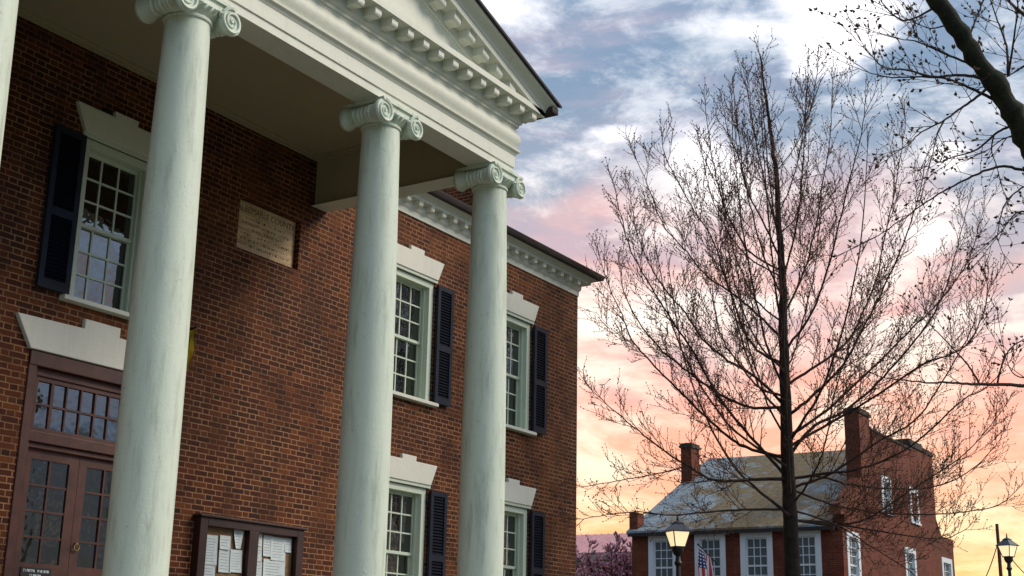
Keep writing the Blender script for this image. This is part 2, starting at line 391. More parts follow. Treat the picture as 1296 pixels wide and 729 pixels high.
# ================================================================== SETTING
def structure(name, mb, mat): return tag(mb.build(name, mat), kind='structure')
g = MB(); g.quad((-1500, -1500, 0), (1500, -1500, 0), (1500, 1500, 0), (-1500, 1500, 0)); structure('ground', g, 'grass')
g = MB(); g.box(26, 33, -300, 300, -.3, .006); structure('road', g, 'asphalt')
g = MB(); g.box(33, 36.5, -300, 300, -.3, .13); g.box(23.8, 26, -300, 300, -.3, .13); structure('pavement', g, 'pavement')
g = MB(); g.box(-1.0, 1.4, -30, 4.9, -.2, .012); g.box(-1.0, 23.8, 4.9, 7.0, -.2, .012); structure('path', g, 'pavement')

# ================================================================== COURTHOUSE
WY = 12.0; XC = 9.88; XL, XR = 5.87, 13.90; YF = 8.82
WX0, WX1 = -1.57, 21.33
court = empty('courthouse', (XC, WY, 0), 'two-storey red brick courthouse with a tall white columned portico', 'courthouse')
BAYS = [10.08, 16.08, 19.08]
ZB = 7.81
opens = []
for cx in BAYS: opens.append((cx-.55, cx+.55, 5.49, 7.43))
for cx in BAYS[1:]: opens.append((cx-.55, cx+.55, 2.20, 4.14))
DX0, DX1 = 9.13, 10.97
opens.append((DX0, DX1, 1.68, 4.78))
opens.append((12.14, 13.36, 6.80, 7.51))
mb = MB(); wall_sheet(mb, WX0, WX1, 0, 8.66, WY, WY+.35, opens)
mb.box(WX1-.35, WX1, WY+.35, 22, 0, 8.66); mb.box(WX0, WX0+.35, WY+.35, 22, 0, 8.66); mb.box(WX0+.35, WX1-.35, 21.65, 22, 0, 8.66)
mb.box(12.10, 13.40, WY+.12, WY+.3, 6.75, 7.56)
wall = mb.build('wall', 'brick', court)
# main roof (hipped) with the dark eave edge
e = .385; zr = 8.80
mb = MB(); x0, x1, y0, y1 = WX0-e, WX1+e, WY-e, 22+e
rr = [(x0, y0, zr), (x1, y0, zr), (x1, y1, zr), (x0, y1, zr), (x0+5, 17, zr+2.2), (x1-5, 17, zr+2.2)]
mb.quad(rr[0], rr[1], rr[5], rr[4]); mb.quad(rr[1], rr[2], rr[5]); mb.quad(rr[2], rr[3], rr[4], rr[5]); mb.quad(rr[3], rr[0], rr[4]); mb.quad(*rr[:4])
mainroof = mb.build('roof', 'slate_dark', court)
def usweep(mb, prof, path_fn, closed=False):
    """prof: [(e,z)], path_fn(e,z)-> list of points along a mitred path"""
    rows = [path_fn(e_, z_) for e_, z_ in prof]
    i = len(mb.v); n = len(rows[0])
    for r_ in rows: mb.v += [tuple(p) for p in r_]
    for j in range(len(rows)-1):
        for k in range(n-1):
            mb.f.append((i+j*n+k, i+j*n+k+1, i+(j+1)*n+k+1, i+(j+1)*n+k)); mb.mi.append(mb.cur)
# eaves cornice of the wings
wprof = [(.0, 8.365), (.018, 8.365), (.018, 8.455), (.035, 8.47), (.050, 8.50), (.055, 8.605), (.185, 8.605), (.185, 8.65), (.20, 8.655), (.215, 8.675), (.25, 8.712), (.30, 8.715)]
gprof = [(.28, 8.713), (.36, 8.716), (.395, 8.79), (.395, 8.803), (.28, 8.806)]
def wing_path(xa):
    return lambda e_, z_: [(xa, WY-e_, z_), (WX1+e_, WY-e_, z_), (WX1+e_, 22+e_, z_)]
def wing_path_l(xa):
    return lambda e_, z_: [(WX0-e_, 22+e_, z_), (WX0-e_, WY-e_, z_), (xa, WY-e_, z_)]
for pth in (wing_path_l(XL), wing_path(XR)):
    mb = MB(); usweep(mb, wprof, pth); cornice = mb.build('cornice', 'trim_paint', court, smooth=30)
    mb = MB(); usweep(mb, gprof, pth); mb.build('gutter', 'gutter', cornice, smooth=30)
def modillion(parent, cx, yb, yf, zt, wd, h, sh=0.):
    """scrolled bracket: body with a rounded nose"""
    m_ = MB(); n = 6
    dq = yb-yf
    prof = [(yb, zt), (yf-.012, zt), (yf-.012, zt-.018), (yf, zt-.020), (yf, zt-h*.72), (yf+dq*.06, zt-h*.90), (yf+dq*.18, zt-h), (yf+dq*.45, zt-h*.97), (yf+dq*.75, zt-h*.90), (yb, zt-h*1.02)]
    m_.prism(prof, cx-wd/2, cx+wd/2, 'x')
    if sh: m_.v = [(v[0], v[1], v[2]+sh*(v[0]-cx)) for v in m_.v]
    return m_.build('modillion', 'trim_paint', parent)
x = 14.05
while x < 21.25:
    modillion(cornice, x, WY-.05, WY-.165, 8.604, .10, .088); x += .32

# windows: casing > sash, pane, lintel, sill, shutter
def make_window(cx, zs, zh):
    f = MB()
    for s in (-1, 1): f.box(*sorted((cx+s*.55, cx+s*.44)), WY+.015, WY+.27, zs, zh)
    f.box(cx-.44, cx+.44, WY+.015, WY+.27, zh-.10, zh); f.box(cx-.44, cx+.44, WY+.03, WY+.27, zs, zs+.03)
    for s in (-1, 1): f.box(*sorted((cx+s*.44, cx+s*.415)), WY+.095, WY+.135, zs+.03, zh-.10)
    f.box(cx-.60, cx+.60, WY-.035, WY-.001, zh+.002, zh+.05)      # moulding under the lintel
    win = f.build('window', 'window_paint', court, bevel=.006)
    zm = (zs+zh-.07)/2
    for top in (1, 0):
        m_ = MB(); y0 = WY+.145+(0 if top else .035); y1 = y0+.034; za, zb_ = (zm-.02, zh-.10) if top else (zs+.03, zm+.02)
        xa, xb = cx-.44, cx+.44
        m_.box(xa, xa+.045, y0, y1, za, zb_); m_.box(xb-.045, xb, y0, y1, za, zb_); m_.box(xa+.045, xb-.045, y0, y1, za, za+.045); m_.box(xa+.045, xb-.045, y0, y1, zb_-.045, zb_)
        iw = xb-xa-.09; ih = zb_-za-.09
        for k in (1, 2): m_.box(xa+.045+iw*k/3-.011, xa+.045+iw*k/3+.011, y0+.004, y1-.003, za+.045, zb_-.045)
        for k in (1, 2): m_.box(xa+.045, xb-.045, y0+.002, y1-.006, za+.045+ih*k/3-.011, za+.045+ih*k/3+.011)
        m_.build('sash', 'window_paint', win)
        p = MB(); yy = y0+.02
        for i in range(3):
            for j in range(3):
                a, b = xa+.045+iw*i/3, xa+.045+iw*(i+1)/3; c_, d = za+.045+ih*j/3, za+.045+ih*(j+1)/3
                t1, t2 = random.uniform(-.003, .003), random.uniform(-.003, .003)
                p.quad((a, yy-t1, c_), (b, yy+t1, c_+0), (b, yy+t1+t2, d), (a, yy-t1+t2, d))
        p.build('pane', 'pane_glass', win)
    l = MB(); zl = zh+.05
    pts = [(-.585, 0), (.585, 0), (.74, .32), (.175, .32), (.185, .395), (-.185, .395), (-.175, .32), (-.74, .32)]
    l.prism([(cx+a, zl+b) for a, b in pts], WY-.055, WY+.02)
    l.build('lintel', 'lintel_stone', win, bevel=.008)
    s_ = MB(); s_.prism([(WY-.10, zs-.065), (WY+.02, zs-.075), (WY+.02, zs-.003), (WY-.10, zs-.012)], cx-.65, cx+.65, 'x'); s_.build('sill', 'trim_paint', win, bevel=.006)
    for sgn in (-1, 1):
        h_ = MB().mat('shutter_frame'); xa, xb = sorted((cx+sgn*.575, cx+sgn*1.01)); za, zb_ = zs+.0, zh-.02; y0, y1 = WY-.075, WY-.03
        h_.box(xa, xa+.07, y0, y1, za, zb_); h_.box(xb-.07, xb, y0, y1, za, zb_)
        zmid = za+(zb_-za)*.47
        for a, b in ((za, za+.11), (zmid-.05, zmid+.05), (zb_-.08, zb_)): h_.box(xa+.07, xb-.07, y0, y1, a, b)
        h_.mat('shutter_slat')
        for a, b in ((za+.11, zmid-.05), (zmid+.05, zb_-.08)):
            h_.box(xa+.07, xb-.07, y1-.008, y1-.003, a, b)
            n = int((b-a)/.045)
            for k in range(n):
                zz_ = a+(b-a)*(k+.5)/n
                h_.prism([(y0+.006, zz_-.018), (y0+.012, zz_-.024), (y1-.009, zz_+.016), (y1-.013, zz_+.022)], xa+.07, xb-.07, 'x')
        h_.mat('black_iron')
        for zz_ in (za+.14, zb_-.16): h_.box(*sorted((cx+sgn*.54, cx+sgn*.60)), y1-.002, WY+.012, zz_-.02, zz_+.02)
        h_.build('shutter', None, win)
    return win
for cx in BAYS: make_window(cx, 5.49, 7.43)
for cx in BAYS[1:]: make_window(cx, 2.20, 4.14)

# door case with transom light and a pair of glazed leaves
d = MB(); yi = WY+.06
for a, b in ((DX0, DX0+.11), (DX1-.11, DX1)): d.box(a, b, WY-.02, WY+.3, 1.68, 4.74)
d.box(DX0, DX1, WY-.03, WY+.3, 4.62, 4.778)
for a, b in ((DX0+.11, DX0+.16), (DX1-.16, DX1-.11)): d.box(a, b, WY+.03, WY+.3, 1.68, 4.62)
d.box(DX0+.16, DX1-.16, WY+.04, WY+.3, 4.53, 4.62)
d.box(DX0+.11, DX1-.11, WY+.01, WY+.32, 3.80, 3.92); d.box(DX0+.16, DX1-.16, WY+.05, WY+.32, 3.74, 3.80)
d.box(DX0, DX1, WY-.05, WY+.3, 1.66, 1.70)
door = d.build('door', 'door_wood', court, bevel=.008)
t_ = MB(); xa, xb, za, zb_ = DX0+.16, DX1-.16, 3.92, 4.53
t_.box(xa, xa+.05, yi, yi+.04, za, zb_); t_.box(xb-.05, xb, yi, yi+.04, za, zb_); t_.box(xa+.05, xb-.05, yi, yi+.04, za, za+.05); t_.box(xa+.05, xb-.05, yi, yi+.04, zb_-.05, zb_)
for k in range(1, 7):
    xx = xa+.05+(xb-xa-.1)*k/7; w_ = .020 if k in (1, 6) else .010
    t_.box(xx-w_, xx+w_, yi+.003, yi+.035, za+.05, zb_-.05)
t_.box(xa+.05, xb-.05, yi+.005, yi+.03, (za+zb_)/2-.012, (za+zb_)/2+.012)
t_.build('transom_frame', 'door_wood', door)
p = MB(); p.quad((xa+.05, yi+.02, za+.05), (xb-.05, yi+.022, za+.05), (xb-.05, yi+.028, zb_-.05), (xa+.05, yi+.026, zb_-.05)); p.build('transom_pane', 'pane_glass', door)
for side in (0, 1):
    xa = DX0+.16+.76*side+(.002 if side else 0); xb = xa+.757; yl = WY+.10
    l = MB(); l.box(xa, xa+.11, yl, yl+.045, 1.70, 3.74); l.box(xb-.13, xb, yl, yl+.045, 1.70, 3.74) if not side else l.box(xb-.11, xb, yl, yl+.045, 1.70, 3.74)
    a, b = xa+.11, xb-(.13 if not side else .11)
    l.box(a, b, yl, yl+.045, 1.70, 1.93); l.box(a, b, yl, yl+.045, 2.38, 2.52); l.box(a, b, yl, yl+.045, 3.63, 3.74); l.box(a, b, yl+.012, yl+.03, 1.93, 2.38)
    l.box((a+b)/2-.012, (a+b)/2+.012, yl+.004, yl+.036, 2.52, 3.63)
    for k in (1, 2, 3): l.box(a, b, yl+.006, yl+.034, 2.52+1.11*k/4-.012, 2.52+1.11*k/4+.012)
    l.build('door_leaf', 'door_wood', door)
    p = MB(); o_ = .004*(1 if side else -1)
    p.quad((a, yl+.02, 2.52), (b, yl+.02+o_, 2.52), (b, yl+.024+o_, 3.63), (a, yl+.024, 3.63)); p.build('door_pane', 'pane_glass', door)
    if side:
        k_ = MB(); kx, kz = xa+.06, 2.73
        ring = [(kx+.035*math.cos(t), yl-.03, kz+.035*math.sin(t)) for t in [2*math.pi*i/20 for i in range(21)]]
        k_.tube(ring, .008, 6); k_.box(kx-.012, kx+.012, yl-.032, yl, kz+.03, kz+.05); k_.build('door_handle', 'brass', door, smooth=50)
l = MB(); zl = 4.79
cxd = 10.05
l.prism([(cxd-.95, zl), (cxd+.95, zl), (cxd+1.17, zl+.35), (cxd+.26, zl+.37), (cxd+.26, zl+.485), (cxd-.26, zl+.485), (cxd-.26, zl+.37), (cxd-1.17, zl+.35)], WY-.055, WY+.02)
l.build('lintel', 'lintel_stone', door, bevel=.008)

# portico floor and steps
mb = MB(); mb.box(5.2, 14.5, 8.3, WY-.002, 0, 1.675)
for k in range(9): mb.box(5.2, 14.5, 8.3-.30*(k+1), 8.3-.30*k, 0, 1.675-.168*(k+1))
mb.build('portico_steps', 'step_stone', court, bevel=.01)

# columns: shaft > capital, base
CX = [6.06, 8.25, 11.36, 13.71]; CY = 9.05
def make_column(cx):
    pr = []
    for k in range(25):
        t = k/24; z_ = 1.95+(7.60-1.95)*t
        r_ = .280-.060*max(0, (t-.28)/.72)**1.5
        pr.append((r_, z_))
    s = MB(); s.lathe(pr, cx, CY, 56); col = s.build('column', 'stucco_paint', court, smooth=40)
    b = MB(); b.box(cx-.38, cx+.38, CY-.38, CY+.38, 1.675, 1.77)
    b.lathe([(.36, 1.771), (.375, 1.80), (.36, 1.835), (.32, 1.845), (.315, 1.87), (.335, 1.89), (.335, 1.915), (.30, 1.93), (.283, 1.953)], cx, CY, 48)
    b.build('base', 'trim_paint', col, smooth=40)
    c = MB()
    c.lathe([(.222, 7.545), (.238, 7.552), (.243, 7.567), (.236, 7.582), (.224, 7.588), (.224, 7.60), (.245, 7.612), (.275, 7.64), (.292, 7.672), (.29, 7.70), (.24, 7.71)], cx, CY, 48)
    zc_, rv = 7.648, .142; yf, yb = CY-.285, CY+.285
    for sx in (-1, 1):
        vx = cx+sx*.305
        # bolster: barrel between the two volutes, waisted with raised bands
        prof = []
        n = 40
        for k in range(n+1):
            t = k/n; y_ = yf+.035+(yb-yf-.07)*t; w_ = abs(2*t-1)
            r_ = .088+.05*w_**2.2+(.010*max(0, math.cos((t-.5)*2*math.pi*9)) if .22 < t < .78 else 0)
            prof.append((r_, y_))
        prof = [(rv*.93, yf), (rv, yf+.012), (rv, yf+.034)]+prof+[(rv, yb-.034), (rv, yb-.012), (rv*.93, yb)]
        i = len(c.v); m_ = 32
        for r_, y_ in prof:
            for k in range(m_):
                a = 2*math.pi*k/m_; c.v.append((vx+r_*math.cos(a), y_, zc_+r_*math.sin(a)))
        for j in range(len(prof)-1):
            for k in range(m_): c.f.append((i+j*m_+k, i+j*m_+(k+1) % m_, i+(j+1)*m_+(k+1) % m_, i+(j+1)*m_+k)); c.mi.append(0)
        c.f.append(tuple(i+k for k in range(m_))); c.f.append(tuple(i+(len(prof)-1)*m_+k for k in range(m_))); c.mi += [0, 0]
        for yy, dy in ((yf, -1), (yb, 1)):
            sp = []; rd = []
            for k in range(85):
                t = k/84; a = math.pi/2-sx*(-1)*t*2*math.pi*2.4*1; r_ = (rv-.014)*(1-t)**1.05+.012
                sp.append((vx+r_*math.cos(a)*1, yy+dy*.006, zc_+r_*math.sin(a))); rd.append(.0155*(1-t)+.006)
            c.tube(sp, rd, 6, True)
            c.lathe([(.001, 0)], 0, 0, 3, False) if False else None
            c.tube([(vx, yy, zc_), (vx, yy+dy*.02, zc_)], [.026, .016], 12, True)
    # channel between the volutes with an egg-and-dart band
    c.box(cx-.30, cx+.30, yf+.012, yb-.012, 7.69, 7.772)
    for zz_ in (7.696, 7.768):
        for yy in (yf+.010, yb-.010): c.tube([(cx-.30, yy, zz_), (cx+.30, yy, zz_)], .011, 6, True)
    for k in range(5):
        ex = cx+(k-2)*.078
        for yy in (CY-.275, CY+.275):
            i = len(c.v)
            c.tube([(ex, yy, 7.69), (ex, yy+(.012 if yy > CY else -.012), 7.668), (ex, yy, 7.635)], [.018, .028, .010], 8, True)
    # abacus
    c.prism([(cx-.335, 7.772), (cx+.335, 7.772), (cx+.355, 7.79), (cx+.36, 7.808), (cx-.36, 7.808), (cx-.355, 7.79)], CY-.30, CY+.30)
    c.build('capital', 'stucco_paint', col, smooth=40)
    return col
for cx in CX: make_column(cx)

# entablature: architrave with two fasciae, cushion frieze, bed mould, soffit and corona
def up(e_, z_): return [(XL-e_, WY-.001, z_), (XL-e_, YF-e_, z_), (XR+e_, YF-e_, z_), (XR+e_, WY-.001, z_)]
eprof = [(-.345, ZB), (0, ZB), (0, 7.905), (.018, 7.912), (.018, 8.075), (.026, 8.082), (.040, 8.115), (.070, 8.128), (.074, 8.160), (.060, 8.168), (.020, 8.172)]
eprof += [(.020+.052*math.sin(k/10*math.pi), 8.172+(8.445-8.172)*k/10) for k in range(1, 11)]
eprof += [(.022, 8.448), (.028, 8.478), (.050, 8.484), (.052, 8.515), (.075, 8.53), (.085, 8.548), (.085, 8.69), (.300, 8.69), (.300, 8.768), (.292, 8.772), (.05, 8.80)]
mb = MB().mat('trim_paint'); usweep(mb, eprof, up)
ent = mb.build('entablature', None, court, smooth=28)
mb = MB()
XI0, XI1, YI = XL+.345, XR-.345+.07, YF+.345
for a, b, c_, d_ in ((XI0, YI, XI1, YI), (XI0, YI, XI0, WY-.001), (XI1, YI, XI1, WY-.001)):
    mb.quad((a, b, ZB), (c_, d_, ZB), (c_, d_, 8.57), (a, b, 8.57))
mb.quad((XI0, YI, 8.57), (XI1, YI, 8.57), (XI1, WY-.001, 8.57), (XI0, WY-.001, 8.57))
mb.quad((XI1, YI, ZB+.001), (XR-.345, YI, ZB+.001), (XR-.345, WY-.001, ZB+.001), (XI1, WY-.001, ZB+.001))
# small cornice where ceiling meets the wall and beams
for k, (dx, zz_) in enumerate(((.05, 8.50), (.09, 8.535))):
    mb.box(XI0+.001, XI1-.001, WY-dx, WY-.002, zz_, zz_+.034)
    mb.box(XI0+.001, XI1-.001, YI+.002, YI+dx, zz_, zz_+.034)
    mb.box(XI1-dx, XI1-.002, YI+dx, WY-dx, zz_, zz_+.034)
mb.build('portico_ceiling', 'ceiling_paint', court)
n = 27
x = 11.52-.31*22
while x < XR+.12:
    modillion(ent, x, YF-.085, YF-.262, 8.689, .112, .112); x += .31
for k in range(9):      # right-hand side return
    m_ = MB(); y_ = YF+.15+.31*k; m_.box(XR+.085, XR+.25, y_-.06, y_+.06, 8.575, 8.689); m_.build('modillion', 'trim_paint', ent)

# pediment: tympanum, raking cornice
SL = .318
def rk(e_, zo): # mitred path of the raking cornice; zo = height at the apex
    xe = XR+e_-XC
    return [(XC-xe, YF-e_, zo-SL*xe), (XC, YF-e_, zo), (XC+xe, YF-e_, zo-SL*xe)]
mb = MB().mat('trim_paint')
mb.prism([(XL-.05, 8.78), (XR+.05, 8.78), (XC, 8.80+SL*(XR+.05-XC)+.10)], YF-.045, YF+.1)
rprof = [(.045, 9.84), (.058, 9.845), (.062, 9.875), (.082, 9.882), (.088, 9.91), (.088, 10.035), (.300, 10.035), (.300, 10.115), (.312, 10.122), (.318, 10.14), (.335, 10.165), (.375, 10.205), (.415, 10.225), (.43, 10.232), (.43, 10.262)]
usweep(mb, rprof, rk)
mb.mat('slate_dark')
usweep(mb, [(.43, 10.262), (.470, 10.266), (.472, 10.30), (.40, 10.312)], rk)
ped = mb.build('pediment', None, court, smooth=28)
mb = MB()
xe = XR+.47-XC
for s in (-1, 1):
    mb.quad((XC, YF-.40, 10.306), (XC+s*xe, YF-.40, 10.306-SL*xe), (XC+s*xe, 13.5, 10.306-SL*xe), (XC, 15.5, 10.306))
    xq = XR+.30-XC; zq = 10.03-SL*xq
    mb.box(*sorted((XC+s*(xq-.0), XC+s*(xe-.02))), YF-.425, WY-.4, zq+.085, zq+.165)
    mb.quad((XC+s*(xq), YF-.43, zq+.10), (XC+s*(xe-.01), YF-.43, zq+.105), (XC+s*(xe-.01), YF-.2, zq+.105), (XC+s*(xq), YF-.2, zq+.10))
mb.build('portico_roof', 'slate_dark', court)
# rake end: dark mitre under the lowest corner
for k in range(13):
    for s in ((1,) if k else (1,)):
        xm = XC+s*(XR-XC-.12-.325*k)
        if xm-XC > .2: modillion(ped, xm, YF-.088, YF-.255, 10.033-SL*abs(xm-XC), .14, .115, -SL*s)
for k in range(12):
    xm = XC-(XR-XC-.12-.325*k)
    if XC-xm > .2: modillion(ped, xm, YF-.088, YF-.255, 10.033-SL*abs(xm-XC), .14, .115, SL)

# chimney on the right end of the roof
mb = MB().mat('brick'); mb.box(20.0, 21.15, 13.55, 14.45, 8.9, 12.2); mb.box(19.95, 21.2, 13.5, 14.5, 12.2, 12.4)
mb.mat('lintel_stone'); mb.box(20.9, 21.19, 13.52, 13.9, 9.3, 9.72)
mb.build('chimney', None, court)

# ------------------------------------------------------------------ things on the courthouse wall
t = empty('stone_plaque', (12.75, WY+.11, 6.81), 'weathered tan marble tablet with carved lines, set into the brick above the notice case', 'plaque')
mb = MB(); mb.box(12.145, 13.345, WY+.075, WY+.118, 6.815, 7.505); mb.build('tablet', 'tablet_marble', t, bevel=.008)
cu = bpy.data.curves.new('inscription', 'FONT'); cu.body = "ALBEMARLE COUNTY"; cu.size = .118; cu.align_x = 'CENTER'; cu.extrude = .0008
tmp = bpy.data.objects.new('tmp', cu); scene.collection.objects.link(tmp); bpy.context.view_layer.update()
me = bpy.data.meshes.new_from_object(tmp.evaluated_get(bpy.context.evaluated_depsgraph_get())); bpy.data.objects.remove(tmp)
me.materials.clear(); me.materials.append(MATS['engraving'])
ins = bpy.data.objects.new('inscription', me); scene.collection.objects.link(ins); ins.parent = t
ins.rotation_euler = (R(90), 0, 0); ins.location = (0, -.0365, .555)
rl = random.Random(3); mb = MB()
for row in range(6):
    z_ = 7.27-.075*row; half = rl.uniform(.35, .52); x = 12.75-half
    while x < 12.75+half:
        l_ = rl.uniform(.012, .035); hh = rl.uniform(.022, .034)
        if rl.random() < .85: mb.box(x, x+.009, WY+.0735, WY+.0746, z_, z_+hh)
        if rl.random() < .6: mb.box(x+.009, x+l_, WY+.0735, WY+.0746, z_+rl.choice((0, hh*.5, hh-.008)), z_+rl.choice((0, hh*.5, hh-.008))*0+z_*0+hh if False else z_+hh)
        x += l_+rl.uniform(.008, .02)+(.03 if rl.random() < .16 else 0)
mb.build('carved_lines', 'engraving', t)

nb = empty('notice_case', (12.75, WY, 1.95), 'dark wooden two-door notice case full of pinned papers on the brick wall', 'notice board')
f = MB(); za, zb_ = 1.95, 3.235
yf = WY-.12
f.box(11.79, 11.92, yf, WY-.001, za, zb_); f.box(13.58, 13.71, yf, WY-.001, za, zb_); f.box(11.92, 13.58, yf, WY-.001, zb_-.10, zb_); f.box(11.92, 13.58, yf, WY-.001, za, za+.1)
f.box(12.665, 12.835, yf, WY-.001, za+.1, zb_-.1); f.box(11.76, 13.74, yf-.03, WY-.001, zb_+.001, zb_+.03)
f.build('frame', 'dark_wood', nb, bevel=.006)
f = MB(); f.box(11.92, 12.665, WY-.03, WY-.001, za+.1, zb_-.1); f.box(12.835, 13.58, WY-.03, WY-.001, za+.1, zb_-.1); f.build('backing_board', 'cork', nb)
def onY(u, v, Y):
    r_ = ray(u, v); return CAM+r_*((Y-CAM.y)/r_.y)
papers = [(259, 676, 273, 714, 'long curling white sheet pinned at the far left of the notice case'), (257, 714, 270, 745, 'white sheet below the long curling one at the left of the notice case'),
 (278, 677, 290, 695, 'small white sheet pinned high beside the long curling sheet'), (277.5, 695, 291, 724, 'white sheet below the small high one, left of a matching pair in the notice case'), (291.5, 695, 304, 724, 'white sheet right of the matching pair, next to the centre bar of the notice case'),
 (295, 670, 306, 694, 'tapering white sheet pinned in the top right corner of the left door'), (320.5, 674, 331, 691, 'topmost small sheet in the left column of the right door'), (319.5, 691, 330, 710, 'middle sheet in the left column of the right door'),
 (318, 710, 329, 740, 'bluish lowest sheet in the left column of the right door'), (334, 677, 343, 704, 'narrow pale sheet at the top middle of the right door'), (343.5, 679, 360, 709, 'crumpled pale sheet overlapping others in the right door'),
 (333, 707, 358, 745, 'widest pale sheet low in the right door of the notice case'), (361, 681, 367.5, 699, 'small striped sheet in the top right corner of the right door')]
rp = random.Random(11)
for i, (u0, v0, u1, v1, lab) in enumerate(papers):
    a = onY(u0, v0, WY-.04); b = onY(u1, v1+(u1-u0)*.10, WY-.04); x0, x1, z1, z0 = a.x, b.x, a.z, b.z
    tp = .35 if 'tapering' in lab else 0.
    pm = MB().mat('paper'); yb_ = WY-.034-.003*(i % 3); nx = 6; curl = rp.uniform(.004, .014)
    row0 = []
    def pp(s_, q_): # s across, q down
        xx = x0+(x1-x0)*(s_ if not tp else .5+(s_-.5)*(1-tp*q_*1.5)); zz_ = z1+(z0-z1)*q_
        return (xx, yb_-curl*(2*s_-1)**2-.012*q_**2, zz_)
    for k in range(nx):
        for j in range(4): pm.quad(pp(k/nx, j/4), pp((k+1)/nx, j/4), pp((k+1)/nx, (j+1)/4), pp(k/nx, (j+1)/4))
    pm.mat('paper_print')
    nl = max(3, int((z1-z0)/.035))
    for j in range(1, nl):
        q_ = (j+.3)/(nl+.6); e_ = rp.uniform(.7, .88)
        for k in range(4):
            s0, s1 = .12+(e_-.12)*k/4, .12+(e_-.12)*(k+1)/4
            A, B, C_, D_ = pp(s0, q_), pp(s1, q_), pp(s1, q_+.18/nl), pp(s0, q_+.18/nl)
            pm.quad(*[(p_[0], p_[1]-.0012, p_[2]) for p_ in (A, B, C_, D_)])
    c0 = ((x0+x1)/2, WY-.035, z0)
    o = pm.build('pinned_paper', None, None, loc=c0); tag(o, lab, 'paper', 'papers pinned in the notice case')

ds = empty('door_sign', (9.63, WY+.1, 2.38), 'small black sign with white lettering on the left door leaf', 'sign')
mb = MB().mat('black_iron'); mb.box(9.42, 9.82, WY+.088, WY+.0985, 2.30, 2.475); mb.build('plate', None, ds)
mb = MB(); rl = random.Random(5)
for z_, xa, xb in ((2.425, 9.45, 9.60), (2.425, 9.635, 9.79), (2.375, 9.54, 9.69)):
    x = xa
    while x < xb-.006:
        mb.box(x, x+.005, WY+.0865, WY+.0875, z_, z_+.028)
        if rl.random() < .8: mb.box(x+.005, x+.016, WY+.0865, WY+.0875, z_+rl.choice((0, .011, .022)), z_+.028 if rl.random() < .2 else z_+.028*1)
        x += rl.uniform(.019, .024)
mb.build('lettering', 'paper', ds)

yp = empty('wall_pennant', (11.41, WY, 5.0), 'narrow yellow pennant on a wall bracket, mostly hidden behind the nearest large white column', 'pennant')
mb = MB(); mb.tube([(11.41, WY-.002, 5.50), (11.41, WY-.16, 5.53)], .012, 8, True); mb.build('bracket', 'black_iron', yp)
mb = MB()
for k in range(8):
    for j in range(2):
        f0, f1 = k/8, (k+1)/8
        def yy(s_, q_): return (11.41+.02*math.sin(9*q_+3*s_), WY-.02-.13*s_*(1-.5*q_), 5.50+.05*s_-.5*q_-.08*s_*q_)
        mb.quad(yy(j/2, f0), yy((j+1)/2, f0), yy((j+1)/2, f1), yy(j/2, f1))
mb.build('cloth', 'yellow_cloth', yp)

# ================================================================== FAR HOUSE
HX, HY0, HY1, HXR = 43.0, 14.17, 21.9, 57.25
house = empty('brick_house', (50, 18, 0), 'red brick house behind the bare tree with a mossy slate roof and stepped gable chimneys', 'house')
fw = [(20.67, .57), (18.88, .575), (17.18, .58), (15.46, .55)]
gw = [(44.03, .69), (50.75, .72), (56.0, .80)]
uw = [(48.15, .62), (51.75, .63)]
mb = MB()
lz0, lz1 = 3.95, 6.0
wall_sheet(mb, HY0+.001, HY1, 0, 6.18, HX, HX+.3, [(c_-h_, c_+h_, lz0, lz1) for c_, h_ in fw]+[(c_-h_, c_+h_, .9, 3.0) for c_, h_ in fw], swap=True)
# gable wall with openings up to the eaves, then the shaped parapet above it
wall_sheet(mb, HX+.30, HXR, 0, 6.5, HY0, HY0+.4, [(c_-h_, c_+h_, 4.0, 6.02) for c_, h_ in gw])
wall_sheet(mb, 46.8, 53.2, 6.5, 8.7, HY0, HY0+.4, [(c_-h_*.95, c_+h_*.95, 7.05, 8.38) for c_, h_ in uw])
mb.prism([(HX-.08, 6.5), (46.8, 6.5), (46.8, 9.2), (46.0, 8.45), (44.2, 7.35), (43.5, 6.95), (HX-.08, 6.85)], HY0, HY0+.4)
mb.prism([(53.2, 6.5), (HXR+.05, 6.5), (HXR+.05, 6.86), (55.55, 6.86), (54.8, 7.52), (53.2, 9.2)], HY0, HY0+.4)
mb.box(46.8, 53.2, HY0, HY0+.4, 8.7, 9.85)
mb.box(HX+.3, HXR, HY1-.3, HY1, 0, 6.5); mb.box(HXR-.3, HXR, HY0+.4, HY1-.3, 0, 6.3)
mb.prism([(HX-.02, 6.18), (HX-.02, 6.5), (HXR, 6.5), (HXR, 6.18), (50.1, 10.12)], HY1-.3, HY1) if False else mb.prism([(HX+.301, 6.22), (HXR-.301, 6.22), (50.1, 9.64)], HY1-.3, HY1)
mb.box(HX-.1, HX+.40, HY1-.28, HY1+.05, 6.0, 6.84)
hwall = mb.build('wall', 'brick_house', house)
mb = MB(); zr = 9.72
for s in (-1, 1):
    xe = 50.1+s*(50.1-HX+.25); ze = 6.12
    mb.prism([(50.1, zr-.06), (xe, ze-.06), (xe, ze+.05), (50.1, zr+.05)], HY0+.401, HY1+.10)
roof = mb.build('roof', 'house_slate', house)
mb = MB(); mb.box(HX-.26, HX-.14, HY0+.2, HY1+.05, 5.98, 6.10); mb.box(HX-.12, HX-.002, HY0+.1, HY1, 6.02, 6.14); mb.build('gutter', 'gutter', house)
